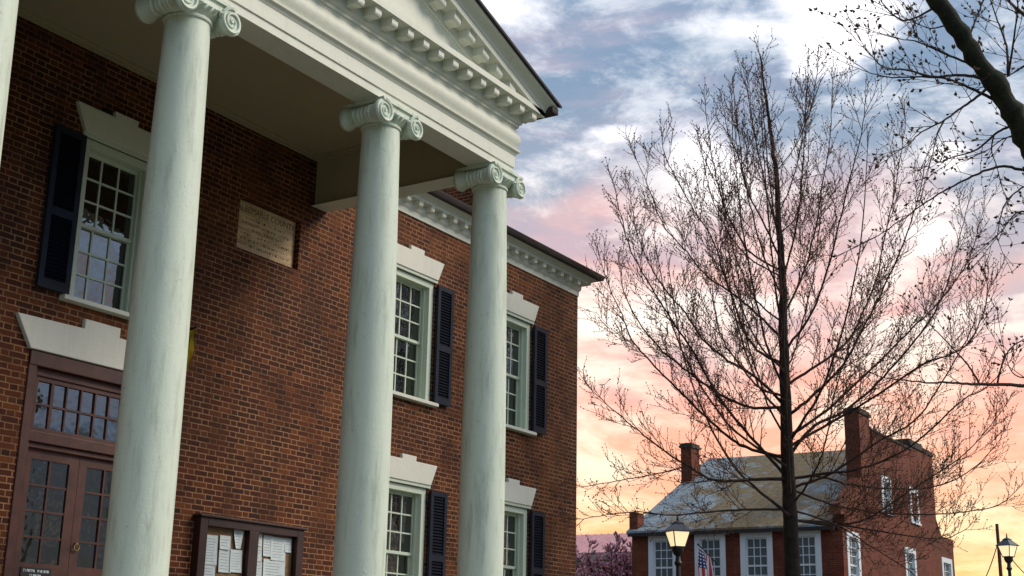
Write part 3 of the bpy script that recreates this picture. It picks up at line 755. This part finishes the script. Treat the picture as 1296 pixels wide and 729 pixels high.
for nm, x0, x1, y0, y1, zb_, zt in (('a', 45.35, 46.55, HY0+.003, HY0+.52, 7.0, 10.28), ('b', 51.6, 54.8, HY0+.003, HY0+.85, 7.3, 10.0), ('c', 47.55, 48.3, HY1-.30, HY1+.14, 5, 9.85)):
    mb = MB().mat('brick_house'); mb.box(x0, x1, y0-.012, y1, zb_, zt)
    mb.mat('chimney_cap'); mb.box(x0-.05, x1+.05, y0-.06, y1+.05, zt, zt+.10); mb.box(x0-.02, x1+.02, y0-.03, y1+.02, zt+.10, zt+.19)
    if nm == 'b':
        mb.box(x0+.2, x0+2.0, y0+.05, y1-.05, zt+.19, zt+.33)
    mb.build('chimney', None, house)
mb = MB(); mb.box(46.45, 51.75, HY0-.05, HY0+.45, 9.852, 9.93); mb.build('parapet_coping', 'chimney_cap', house)
def house_window(c_, h_, z0, z1, axis, fr, rows=(3, 2), cols=3):
    """axis 'x': wall faces -x at HX, c is y; axis 'y': wall faces -y at HY0, c is x"""
    P0 = HX if axis == 'x' else HY0
    def bx(m_, a0, a1, d0, d1, z0_, z1_):
        if axis == 'x': m_.box(P0+d0, P0+d1, a0, a1, z0_, z1_)
        else: m_.box(a0, a1, P0+d0, P0+d1, z0_, z1_)
    f = MB()
    for s in (-1, 1): bx(f, *sorted((c_+s*h_, c_+s*(h_-fr))), -.03, .14, z0, z1)
    bx(f, c_-h_+fr, c_+h_-fr, -.03, .14, z1-fr*.9, z1); bx(f, c_-h_-.04, c_+h_+.04, -.07, .14, z0-.07, z0)
    win = f.build('window', 'house_window_paint', house)
    a0, a1 = c_-h_+fr, c_+h_-fr; zt = z1-fr*.9; zm = (z0+zt)/2
    s_ = MB()
    bx(s_, a0, a1, .05, .11, zm-.03, zm+.03); bx(s_, a0, a0+.05, .05, .11, z0, zm-.03); bx(s_, a1-.05, a1, .05, .11, z0, zm-.03); bx(s_, a0, a0+.05, .05, .11, zm+.03, zt); bx(s_, a1-.05, a1, .05, .11, zm+.03, zt)
    bx(s_, a0+.05, a1-.05, .05, .11, z0, z0+.05); bx(s_, a0+.05, a1-.05, .05, .11, zt-.05, zt)
    for za, zb_ in ((z0+.05, zm-.03), (zm+.03, zt-.05)):
        for k in range(1, cols): xx = a0+.05+(a1-a0-.1)*k/cols; bx(s_, xx-.014, xx+.014, .06, .10, za, zb_)
        for k in range(1, rows[0]): zz_ = za+(zb_-za)*k/rows[0]; bx(s_, a0+.05, a1-.05, .062, .098, zz_-.014, zz_+.014)
    s_.build('sash', 'house_window_paint', win)
    p = MB(); bx(p, a0, a1, .082, .086, z0, zt); p.build('pane', 'house_glass', win)
for c_, h_ in fw: house_window(c_, h_, lz0, lz1, 'x', .19)
for c_, h_ in fw: house_window(c_, h_, .9, 3.0, 'x', .19)
for c_, h_ in gw: house_window(c_, h_, 4.0, 6.02, 'y', .22, cols=2)
for c_, h_ in uw: house_window(c_, h_*.95, 7.05, 8.38, 'y', .22, cols=2)

# flag on a slanting staff on the house front
fl = empty('flag', (HX, 18.62, 4.95), 'striped flag with a blue corner hanging limp from a slanting staff on the brick house', 'flag')
A = Vector((HX-.002, 18.60, 4.95)); B = Vector((41.75, 18.75, 5.52))
mb = MB(); mb.tube([A, B], .018, 6, True); mb.tube([B, B+(B-A).normalized()*.06], .035, 8, True); mb.build('staff', 'wire', fl)
me = bpy.data.meshes.new('cloth'); vs, fs, uvs = [], [], []
NU, NV = 24, 30     # hangs from the staff: u along the hoist, v down the fly in folds
for j in range(NV+1):
    for i in range(NU+1):
        s_, q_ = i/NU, j/NV
        p = B.lerp(A, .03+.62*s_*(1-.5*q_)); k = 1-.45*q_
        p = p+Vector((.05*math.sin(s_*14+q_*2)*q_+.10*q_*s_, .16*math.sin(s_*11+1.2)*min(1, q_*2.5)*k-.12*q_, -1.75*q_+.10*q_*s_))
        vs.append(tuple(p-Vector(fl.location))); uvs.append((q_, 1-s_))
for j in range(NV):
    for i in range(NU):
        a = j*(NU+1)+i; fs.append((a, a+1, a+NU+2, a+NU+1))
me.from_pydata(vs, [], fs); ul = me.uv_layers.new()
for lp in me.loops: ul.data[lp.index].uv = uvs[lp.vertex_index]
me.materials.append(MATS['flag_cloth']); me.shade_smooth()
o = bpy.data.objects.new('cloth', me); scene.collection.objects.link(o); o.parent = fl

# ------------------------------------------------------------------ pink-roofed building far behind
far = empty('pink_roofed_building', (66, 38, 0), 'long low building with a pink metal roof far behind the blossom tree', 'building')
mb = MB(); fx, fy0, fy1 = 62.0, 26.0, 52.0
fo = [(y_, y_+1.1, 3.6, 5.6) for y_ in (28, 30.5, 33, 35.5, 38, 40.5, 43)]
wall_sheet(mb, fy0, fy1, 0, 6.6, fx, fx+.3, fo, swap=True); mb.box(fx+.3, 72, fy0, fy0+.3, 0, 6.6); mb.box(fx+.3, 72, fy1-.3, fy1, 0, 6.6); mb.box(71.7, 72, fy0+.3, fy1-.3, 0, 6.6)
mb.build('wall', 'brick_house', far)
mb = MB(); mb.box(fx-.05, 72.05, fy0-.05, fy1+.05, 6.601, 6.80); mb.box(fx-.25, 72.25, fy0-.25, fy1+.25, 6.801, 7.15); mb.build('cornice', 'pale_cornice', far)
mb = MB(); mb.prism([(fx-.3, 7.16), (72.3, 7.16), (69, 8.55), (66, 8.55)], fy0-.3, fy1+.3)
for k in range(60): mb.prism([(fx-.3, 7.16), (fx-.3, 7.21), (66, 8.60), (66, 8.551)], fy0+.43*k, fy0+.43*k+.03)
mb.build('roof', 'pink_roof', far)
for a, b, c_, d in fo:
    f = MB(); f.box(fx-.02, fx+.1, a, a+.12, c_, d); f.box(fx-.02, fx+.1, b-.12, b, c_, d); f.box(fx-.02, fx+.1, a+.12, b-.12, d-.12, d); f.box(fx-.04, fx+.1, a+.12, b-.12, c_, c_+.1); f.box(fx, fx+.08, a+.12, b-.12, 4.57, 4.63)
    w_ = f.build('window', 'house_window_paint', far)
    p = MB(); p.box(fx+.05, fx+.06, a+.12, b-.12, c_+.1, d-.12); p.build('pane', 'house_glass', w_)

# ------------------------------------------------------------------ street lamps
def street_lamp(loc, zr, label, turn=0.):
    """zr = height of the lantern's roof rim"""
    L = empty('street_lamp', loc, label, 'street lamp', 'lantern street lamps')
    x0, y0 = loc[0], loc[1]
    def rot_(m_):
        c_, s_ = math.cos(turn), math.sin(turn)
        m_.v = [(x0+(v[0]-x0)*c_-(v[1]-y0)*s_, y0+(v[0]-x0)*s_+(v[1]-y0)*c_, v[2]) for v in m_.v]; return m_
    zg = zr-.02
    p = MB(); p.lathe([(.19, 0), (.19, .12), (.15, .16), (.13, .55), (.15, .60), (.10, .68), (.06, .75), (.052, 1.6), (.066, 1.63), (.066, 1.67), (.05, 1.7), (.042, zg-.62), (.060, zg-.60), (.075, zg-.56), (.05, zg-.52), (.045, zg-.44), (.085, zg-.40), (.11, zg-.34), (.115, zg-.285)], x0, y0, 20)
    p.build('post', 'black_iron', L, smooth=40)
    def frus(m_, r0, z0, r1, z1, n=4):
        i = len(m_.v); s2 = math.sqrt(2)
        for r_, z_ in ((r0, z0), (r1, z1)):
            for k in range(n): a = math.pi/4+2*math.pi*k/n; m_.v.append((x0+r_*s2*math.cos(a), y0+r_*s2*math.sin(a), z_))
        for k in range(n): m_.f.append((i+k, i+(k+1) % n, i+n+(k+1) % n, i+n+k)); m_.mi.append(m_.cur)
        m_.f.append(tuple(i+k for k in reversed(range(n)))); m_.f.append(tuple(i+n+k for k in range(n))); m_.mi += [m_.cur]*2
    gl = MB(); frus(gl, .100, zg-.26, .165, zg-.005); rot_(gl).build('lantern_glass', 'lamp_glass', L)
    fr = MB(); s2 = math.sqrt(2)
    for k in range(4):
        a = math.pi/4+math.pi/2*k
        fr.tube([(x0+.103*s2*math.cos(a), y0+.103*s2*math.sin(a), zg-.265), (x0+.168*s2*math.cos(a), y0+.168*s2*math.sin(a), zg)], .011, 6, True)
    frus(fr, .108, zg-.285, .108, zg-.262)
    rot_(fr).build('lantern_frame', 'black_iron', L)
    rf = MB(); frus(rf, .212, zg, .212, zg+.018); frus(rf, .205, zg+.0181, .075, zg+.155); frus(rf, .085, zg+.1551, .085, zg+.172); frus(rf, .07, zg+.1721, .03, zg+.21)
    rot_(rf).build('lantern_roof', 'lamp_roof', L)
    fi = MB(); fi.lathe([(.012, zg+.209), (.026, zg+.235), (.012, zg+.255), (.018, zg+.27), (.003, zg+.33)], x0, y0, 10); fi.build('finial', 'black_iron', L, smooth=50)
    return L
p1 = atd(857.6, 672, 24.5); street_lamp((p1.x, p1.y, 0), p1.z, 'black iron street lamp with a glowing cream lantern in front of the brick house', YAW*-1+R(20))
p2 = atd(1275, 690, 34); street_lamp((p2.x, p2.y, 0), p2.z, 'tall black street lamp standing alone against the yellow sky beside a rusty pole', -YAW+R(35))
p3 = atd(1264.5, 700, 36); pt = atd(1264, 662, 36)
o = MB().tube([(p3.x, p3.y, 0), (p3.x, p3.y, pt.z*.5), (p3.x, p3.y, pt.z)], [.062, .055, .042], 12, True).build('utility_pole', 'rust_pole', None, smooth=50)
tag(o, 'thin rusty red pole rising just beside the far street lamp', 'pole')
def wire(a, b, label, sag=.25):
    n = 14; pts = [a.lerp(b, k/n)-Vector((0, 0, sag*4*(k/n)*(1-k/n))) for k in range(n+1)]
    tag(MB().tube(pts, .014, 5, True).build('overhead_wire', 'wire'), label, 'wire')
wire(atd(1262, 690, 36), atd(1225, 760, 36), 'thin wire slanting down to the left from the rusty pole')
wire(atd(1265, 686, 36), atd(1330, 745, 36), 'thin wire slanting down to the right behind the far street lamp')

# ================================================================== TREES
def spline(pts, n):
    pts = [Vector(p) for p in pts]; P_ = [pts[0]*2-pts[1]]+pts+[pts[-1]*2-pts[-2]]; out = []
    m_ = len(pts)-1
    for k in range(n+1):
        t = k/n*m_; i = min(int(t), m_-1); f = t-i; a, b, c_, d = P_[i:i+4]
        out.append(.5*((2*b)+(c_-a)*f+(2*a-5*b+4*c_-d)*f*f+(3*b-a-3*c_+d)*f**3))
    return out
class Tree:
    def __init__(s, seed, twig_r=.0042, bud=.018, budmats=('bud_brown', 'bud_green'), bud_p=.75):
        s.r = random.Random(seed); s.trunk = MB(); s.br = MB(); s.buds = MB(); s.lm = MB(); s.tr = twig_r; s.bud = bud; s.bm = budmats; s.bp = bud_p; s.wig = 1.
        for m_ in budmats: s.buds.mat(m_)
    def leaf(s, p, d, size):
        r = s.r; s.buds.cur = 0 if r.random() < .6 else len(s.bm)-1
        a = (d+Vector((r.uniform(-.8, .8), r.uniform(-.8, .8), r.uniform(-.5, .9)))).normalized(); L = size*r.uniform(.7, 1.6)
        u = a.orthogonal().normalized(); v = a.cross(u); w_ = L*r.uniform(.22, .36)
        q = [p, p+a*L*.5+u*w_, p+a*L, p+a*L*.5-u*w_*.6+v*w_*.8, p+a*L*.5-u*w_*.6-v*w_*.8]
        i = len(s.buds.v); s.buds.v += [tuple(x_) for x_ in q]
        for f in ((0, 1, 3), (0, 3, 4), (0, 4, 1), (2, 3, 1), (2, 4, 3), (2, 1, 4)): s.buds.f.append(tuple(i+k for k in f)); s.buds.mi.append(s.buds.cur)
    def twig(s, p, d, L, up):
        r = s.r; n = 4; pts = [p]; cur = p; dd = d.normalized()
        for k in range(n):
            dd = (dd+Vector((r.gauss(0, .18)*s.wig, r.gauss(0, .18)*s.wig, r.gauss(0, .14)*s.wig+up))).normalized(); cur = cur+dd*(L/n); pts.append(cur)
        s.br.tube(pts, [s.tr*(1.1-.5*k/n) for k in range(n+1)], 3)
        for k in range(1, n+1):
            if r.random() < s.bp: s.leaf(pts[k], dd, s.bud)
        if r.random() < s.bp:
            for _ in range(2): s.leaf(pts[-1], dd, s.bud)
    def side(s, p, d, L, rad, up, tw, lev=0):
        r = s.r; n = max(4, int(L/.14)); pts = [p]; cur = p; dd = d.normalized()
        for k in range(n):
            dd = (dd+Vector((r.gauss(0, .10)*s.wig, r.gauss(0, .10)*s.wig, r.gauss(0, .07)*s.wig+up*(L/n)))).normalized(); cur = cur+dd*(L/n); pts.append(cur)
        s.br.tube(pts, [max(s.tr, rad*(1-.75*k/n)) for k in range(n+1)], 4)
        acc = r.uniform(0, tw)
        for k in range(1, n+1):
            acc += L/n
            while acc > tw:
                acc -= tw; ax = (pts[k]-pts[k-1]).normalized()
                o_ = ax.orthogonal().normalized(); o_ = Matrix.Rotation(r.uniform(0, 6.283), 3, ax) @ o_
                td = (ax*.75+o_*r.uniform(.5, .9)+Vector((0, 0, .25))).normalized()
                if lev == 0 and L > .7 and r.random() < .32: s.side(pts[k], td, L*r.uniform(.3, .5), rad*.5, up, tw, 1)
                else: s.twig(pts[k], td, r.uniform(.10, .34)*(1 if L > .5 else .7), .06)
        s.leaf(pts[-1], dd, s.bud); s.leaf(pts[-1], dd, s.bud)
    def limb(s, pts, r0, r1, gap=.22, start=.18, smin=.35, smax=1.5, up=.5, tw=.11, mb=None, n=None, seg=6):
        r = s.r; n = n or max(10, len(pts)*5); c = spline(pts, n)
        tot = sum((c[k+1]-c[k]).length for k in range(n))
        for k in range(2, n): c[k] = c[k]+Vector((r.gauss(0, 1), r.gauss(0, 1), r.gauss(0, .7)))*min(.007, tot*.002)
        (mb or s.lm).tube(c, [r0+(r1-r0)*(k/n)**.8 for k in range(n+1)], seg)
        acc = 0
        for k in range(1, n+1):
            sl_ = (c[k]-c[k-1]).length
            if k/n < start: continue
            acc += sl_
            while acc > gap:
                acc -= gap*r.uniform(.7, 1.3); ax = (c[k]-c[k-1]).normalized()
                o_ = ax.orthogonal().normalized(); o_ = Matrix.Rotation(r.uniform(0, 6.283), 3, ax) @ o_
                d = (ax*r.uniform(.8, 1.1)+o_*r.uniform(.55, 1.05)+Vector((0, 0, .25))).normalized()
                f = k/n; L = (smin+(smax-smin)*r.random()**1.6)*(1-.55*f)
                s.side(c[k-1].lerp(c[k], r.random()), d, L, max(s.tr*1.6, (r0+(r1-r0)*f)*.42), up, tw)
        for _ in range(2): s.side(c[-1], (c[-1]-c[-2]).normalized()+Vector((r.gauss(0, .2), r.gauss(0, .2), .2)), .35, r1, up, tw)
        return c
    def finish(s, name, loc, label, trunkmat='bark', brmat='twig', group=None):
        t_ = empty(name, loc, label, 'tree', group)
        if s.trunk.v: s.trunk.build('trunk', trunkmat, t_, smooth=60)
        cr = s.br.build('crown', brmat, t_, smooth=60)
        if s.lm.v: s.lm.build('limbs', 'limb_bark', t_, smooth=60)
        if s.buds.v: tag(s.buds.build('buds', None, cr), kind='stuff')
        return t_
T = Tree(21, twig_r=.0042, bud=.026, bud_p=.9); T.wig = .42
TD = 24.0
def px(pl, dd=0., d0=TD):
    n = len(pl)-1; return [atd(u, v, d0+dd*(k/n)**1.1) for k, (u, v) in enumerate(pl)]
tb = atd(1003, 729, TD)
trunk_pts = [(tb.x-.02, tb.y+.02, -.05), (tb.x, tb.y, 1.2)]+[atd(u, v, TD) for u, v in ((1003, 729), (1000, 660), (998, 600), (995, 540), (993, 480), (991, 410), (990, 345), (986, 280), (982, 220), (975, 165), (968, 115), (962, 72))]
c = spline(trunk_pts, 60)
rad = []
for p in c:
    f = min(1, max(0, p.z/12.4)); rad.append(.19*(1-f)**1.05+.012+(.10*max(0, 1-p.z/1.0)**2))
for k in range(4, 60): c[k] = c[k]+Vector((T.r.gauss(0, .008), T.r.gauss(0, .008), 0))
T.trunk.tube(c, rad, 14)
T.limb([atd(986, 280, TD), atd(982, 220, TD), atd(975, 165, TD), atd(968, 115, TD), atd(962, 72, TD)], .02, .008, gap=.13, smax=.9, start=0.02)
LIMBS = [
 ([(992, 612), (950, 607), (905, 608), (870, 590), (820, 555), (780, 522), (745, 490)], .048, -1.5),
 ([(868, 590), (835, 599), (790, 607), (740, 616)], .020, -.4),
 ([(988, 574), (955, 570), (925, 555), (890, 525), (860, 495), (830, 465), (800, 430), (788, 400), (772, 365), (758, 322)], .045, 1.2),
 ([(995, 600), (970, 575), (935, 535), (905, 495), (880, 450), (850, 405), (825, 365), (800, 320), (785, 270), (777, 235)], .046, -.8),
 ([(988, 520), (950, 515), (910, 498), (870, 470), (835, 440), (810, 410), (790, 370), (785, 340)], .042, .6),
 ([(988, 505), (960, 490), (935, 460), (915, 430), (905, 398), (900, 350)], .035, -1.8),
 ([(988, 510), (960, 480), (920, 455), (890, 430), (870, 400), (845, 370), (825, 340), (808, 300), (797, 245)], .040, 1.6),
 ([(987, 468), (960, 445), (940, 415), (930, 385), (915, 345), (905, 310), (875, 260), (845, 205), (838, 180)], .037, -.5),
 ([(987, 425), (955, 395), (925, 370), (895, 350), (870, 320), (840, 285), (822, 240), (803, 195)], .034, 1.4),
 ([(985, 345), (950, 320), (925, 280), (910, 240), (900, 190), (893, 140)], .030, -1.),
 ([(986, 330), (965, 280), (945, 240), (932, 180), (926, 125)], .028, 1.0),
 ([(985, 300), (972, 250), (960, 195), (950, 140), (946, 100)], .024, .2),
 ([(994, 640), (940, 645), (900, 648), (850, 652), (800, 648), (738, 657)], .034, -1.2),
 ([(996, 560), (975, 520), (958, 470), (945, 430), (935, 360), (930, 300), (925, 250)], .030, 2.2),
 ([(1000, 575), (1030, 540), (1068, 521), (1110, 485), (1150, 440), (1180, 400), (1200, 355), (1215, 300), (1225, 260)], .046, 1.0),
 ([(1000, 600), (1055, 598), (1089, 593), (1150, 567), (1214, 510), (1250, 489), (1272, 465)], .042, -1.2),
 ([(1003, 610), (1036, 603), (1071, 612), (1120, 618), (1178, 617), (1221, 600), (1255, 570), (1275, 540)], .036, 1.6),
 ([(998, 530), (1030, 500), (1060, 470), (1080, 440), (1100, 400), (1130, 340), (1150, 290), (1165, 240), (1172, 200)], .042, -1.6),
 ([(996, 490), (1030, 465), (1070, 435), (1090, 400), (1110, 350), (1120, 300), (1135, 230), (1146, 150)], .038, .8),
 ([(994, 440), (1025, 400), (1045, 350), (1060, 290), (1075, 230), (1090, 170), (1095, 130)], .034, -1.0),
 ([(992, 405), (1015, 350), (1030, 300), (1040, 240), (1050, 180), (1054, 105)], .031, 1.4),
 ([(991, 355), (1005, 300), (1013, 250), (1018, 180), (1020, 120)], .027, -.6),
 ([(997, 555), (1045, 520), (1100, 470), (1150, 420), (1190, 380), (1225, 330), (1245, 265)], .042, 2.),
 ([(999, 570), (1060, 530), (1110, 500), (1170, 460), (1220, 440), (1245, 395), (1250, 365)], .038, -2.),
 ([(1001, 645), (1060, 665), (1100, 690), (1150, 722), (1175, 745)], .026, -1.2),
 ([(1000, 655), (1050, 662), (1110, 672), (1190, 682), (1225, 668)], .036, .7),
 ([(1001, 662), (1060, 664), (1100, 655), (1150, 622), (1220, 575), (1268, 520)], .034, -.4),
 ([(1000, 620), (1050, 600), (1110, 560), (1160, 530), (1200, 470), (1228, 420), (1240, 380)], .038, .4),
 ([(998, 640), (1030, 600), (1045, 560), (1055, 500), (1075, 440), (1090, 380)], .030, -2.4),
 ([(1002, 620), (1060, 640), (1130, 650), (1200, 650), (1262, 640), (1292, 615)], .030, 1.0),
 ([(996, 470), (1010, 430), (1025, 370), (1035, 310), (1040, 260)], .026, 2.4),
]
def rooted(pl, dd):        # every limb starts inside the trunk
    p = px(pl, dd); a = min(c, key=lambda q_: (q_-p[0]).length+abs(q_.z-p[0].z))
    if (a-p[0]).length < .45 and 'r': p[0] = a.copy()
    return p
for pl, r0, dd in LIMBS: T.limb(rooted(pl, dd), r0*.74, .006, gap=.14, start=.12, smin=.35, smax=1.6, tw=.085, up=.5)
# limbs growing towards and away from the viewer
hd = Vector((fwd.x, fwd.y, 0)).normalized(); hr = Vector((hd.y, -hd.x, 0))
for k in range(16):
    h = 4.2+.42*k; az = T.r.uniform(-.9, .9)+(math.pi if k % 2 else 0); d = hd*math.cos(az)+hr*math.sin(az)
    L = (12.2-h)*.36+.5; b = Vector((tb.x, tb.y, h))+(atd(990, 345, TD)-Vector((tb.x, tb.y, atd(990, 345, TD).z)))*min(1, (h-2)/6)
    T.limb([b, b+d*L*.45+Vector((0, 0, L*.35)), b+d*L*.8+Vector((0, 0, L*.95)), b+d*L*.95+Vector((0, 0, L*1.6))], .034*(12.6-h)/8, .007, gap=.25, start=.2, smax=1.2)
T.finish('bare_tree', (tb.x, tb.y, 0), 'large bare budding tree with upswept limbs standing in front of the brick house')

# nearer tree leaning in from the right edge of the view
N = Tree(5, twig_r=.0026, bud=.029, budmats=('bud_green', 'bud_brown'), bud_p=.33); N.wig = .5
ND = 10.0
def pn(pl, dd=0., d0=ND): return px(pl, dd, d0)
base = atd(1560, 1100, 10.6); base.z = 0
tp = [base, base+Vector((.05, .02, 1.0)), atd(1480, 640, 10.4), atd(1400, 390, 10.2), atd(1335, 245, 10), atd(1296, 170, 10), atd(1262, 112, 10), atd(1222, 52, 10), atd(1180, -8, 10), atd(1140, -70, 10), atd(1095, -150, 10)]
c = spline(tp, 60); rr = [.125-.078*(k/60)**.9 for k in range(61)]
for k in range(61): rr[k] *= 1+N.r.gauss(0, .075)
for k in range(2, 60): c[k] = c[k]+Vector((N.r.gauss(0, .008), N.r.gauss(0, .008), N.r.gauss(0, .006)))
N.trunk.tube(c, rr, 14)
K = dict(gap=.10, smin=.12, smax=.55, up=.25, tw=.07)
for pl, r0, dd, kw in [
 ([(1247, 100), (1215, 95), (1179, 97), (1145, 88), (1120, 86), (1098, 66)], .014, -.3, {}),
 ([(1262, 128), (1235, 115), (1205, 102), (1178, 97), (1130, 98), (1100, 92)], .014, .3, {}),
 ([(1242, 86), (1205, 72), (1178, 60), (1158, 52), (1142, 50)], .011, -.2, {}),
 ([(1256, 106), (1235, 124), (1212, 140), (1192, 154), (1165, 168), (1149, 184)], .013, -.4, {}),
 ([(1195, 152), (1186, 170), (1180, 196)], .008, -.1, {}),
 ([(1284, 158), (1262, 168), (1235, 190), (1205, 199), (1196, 204)], .012, .4, {}),
 ([(1258, 170), (1255, 190), (1262, 212)], .007, .1, {}),
 ([(1400, 260), (1345, 222), (1296, 215), (1263, 211), (1225, 226), (1190, 244), (1150, 272), (1112, 298)], .017, -.2, dict(gap=.22, start=.45)),
 ([(1276, 96), (1274, 60), (1262, 25), (1250, -10)], .012, .3, {}),
 ([(1276, 96), (1283, 50), (1288, 10), (1285, -30)], .010, -.3, {}),
 ([(1330, 70), (1296, 84), (1277, 96)], .016, .2, dict(start=.1)),
 ([(1320, 36), (1296, 19), (1272, -3), (1245, -30)], .024, .2, {}),
 ([(1225, 52), (1235, 25), (1245, 0), (1250, -20)], .010, .5, {}),
 ([(1185, 8), (1160, 22), (1140, 25), (1120, 8), (1112, -6)], .010, -.3, {}),
 ([(1205, 30), (1180, 36), (1165, 32)], .008, .3, {}),
 ([(1440, 520), (1370, 500), (1320, 489), (1250, 487), (1210, 485), (1170, 484), (1118, 478)], .024, -.6, dict(gap=.3, start=.5, smax=.4)),
 ([(1240, 487), (1225, 462), (1205, 440), (1178, 412)], .009, -.3, dict(gap=.2)),
 ([(1262, 487), (1268, 462), (1280, 440), (1302, 426)], .009, .2, dict(gap=.2)),
 ([(1330, 470), (1300, 478), (1282, 472), (1272, 450)], .007, .2, {}),
 ([(1380, 330), (1330, 285), (1296, 268), (1280, 276), (1268, 292)], .012, .3, {}),
 ([(1345, 250), (1310, 235), (1290, 240), (1270, 262), (1262, 300)], .010, -.3, {}),
 ([(1340, 200), (1310, 190), (1290, 172), (1270, 176), (1250, 190)], .010, .5, {}),
]:
    kk = dict(K); kk.update(kw); N.limb(pn(pl, dd), r0, .0036, seg=5, **kk)
# limbs joining the trunk outside the picture
N.finish('leaning_tree', tuple(base), 'dark rough-barked tree with budding twigs leaning in from the right', 'bark_moss', 'twig_grey')

# pink blossom tree in front of the far building
Bt = Tree(9, twig_r=.008, bud=.13, budmats=('blossom', 'blossom_deep'), bud_p=.95)
bb = atd(775, 720, 52); b0 = Vector((bb.x, bb.y, 0)); zt = bb.z
Bt.trunk.tube([b0, b0+Vector((.1, 0, 1.6)), b0+Vector((0, .15, 3.0))], [.17, .13, .10], 10)
for k in range(22):
    az = k*2.4; d = Vector((math.cos(az), math.sin(az), 0)); h = 2.2+.06*k
    q0 = b0+Vector((0, .1, h)); L = .55+.95*((k*7) % 5)/5
    Bt.limb([q0, q0+d*L*.6+Vector((0, 0, .8)), q0+d*L*1.0+Vector((0, 0, 1.7)), q0+d*L*1.25+Vector((0, 0, 2.6-.12*(k % 4)))], .05, .012, gap=.22, smax=.9, smin=.3, tw=.14, start=.3)
Bt.finish('blossom_tree', tuple(b0), 'small tree covered in pink blossom in front of the pink-roofed building', 'bark', 'twig_grey')
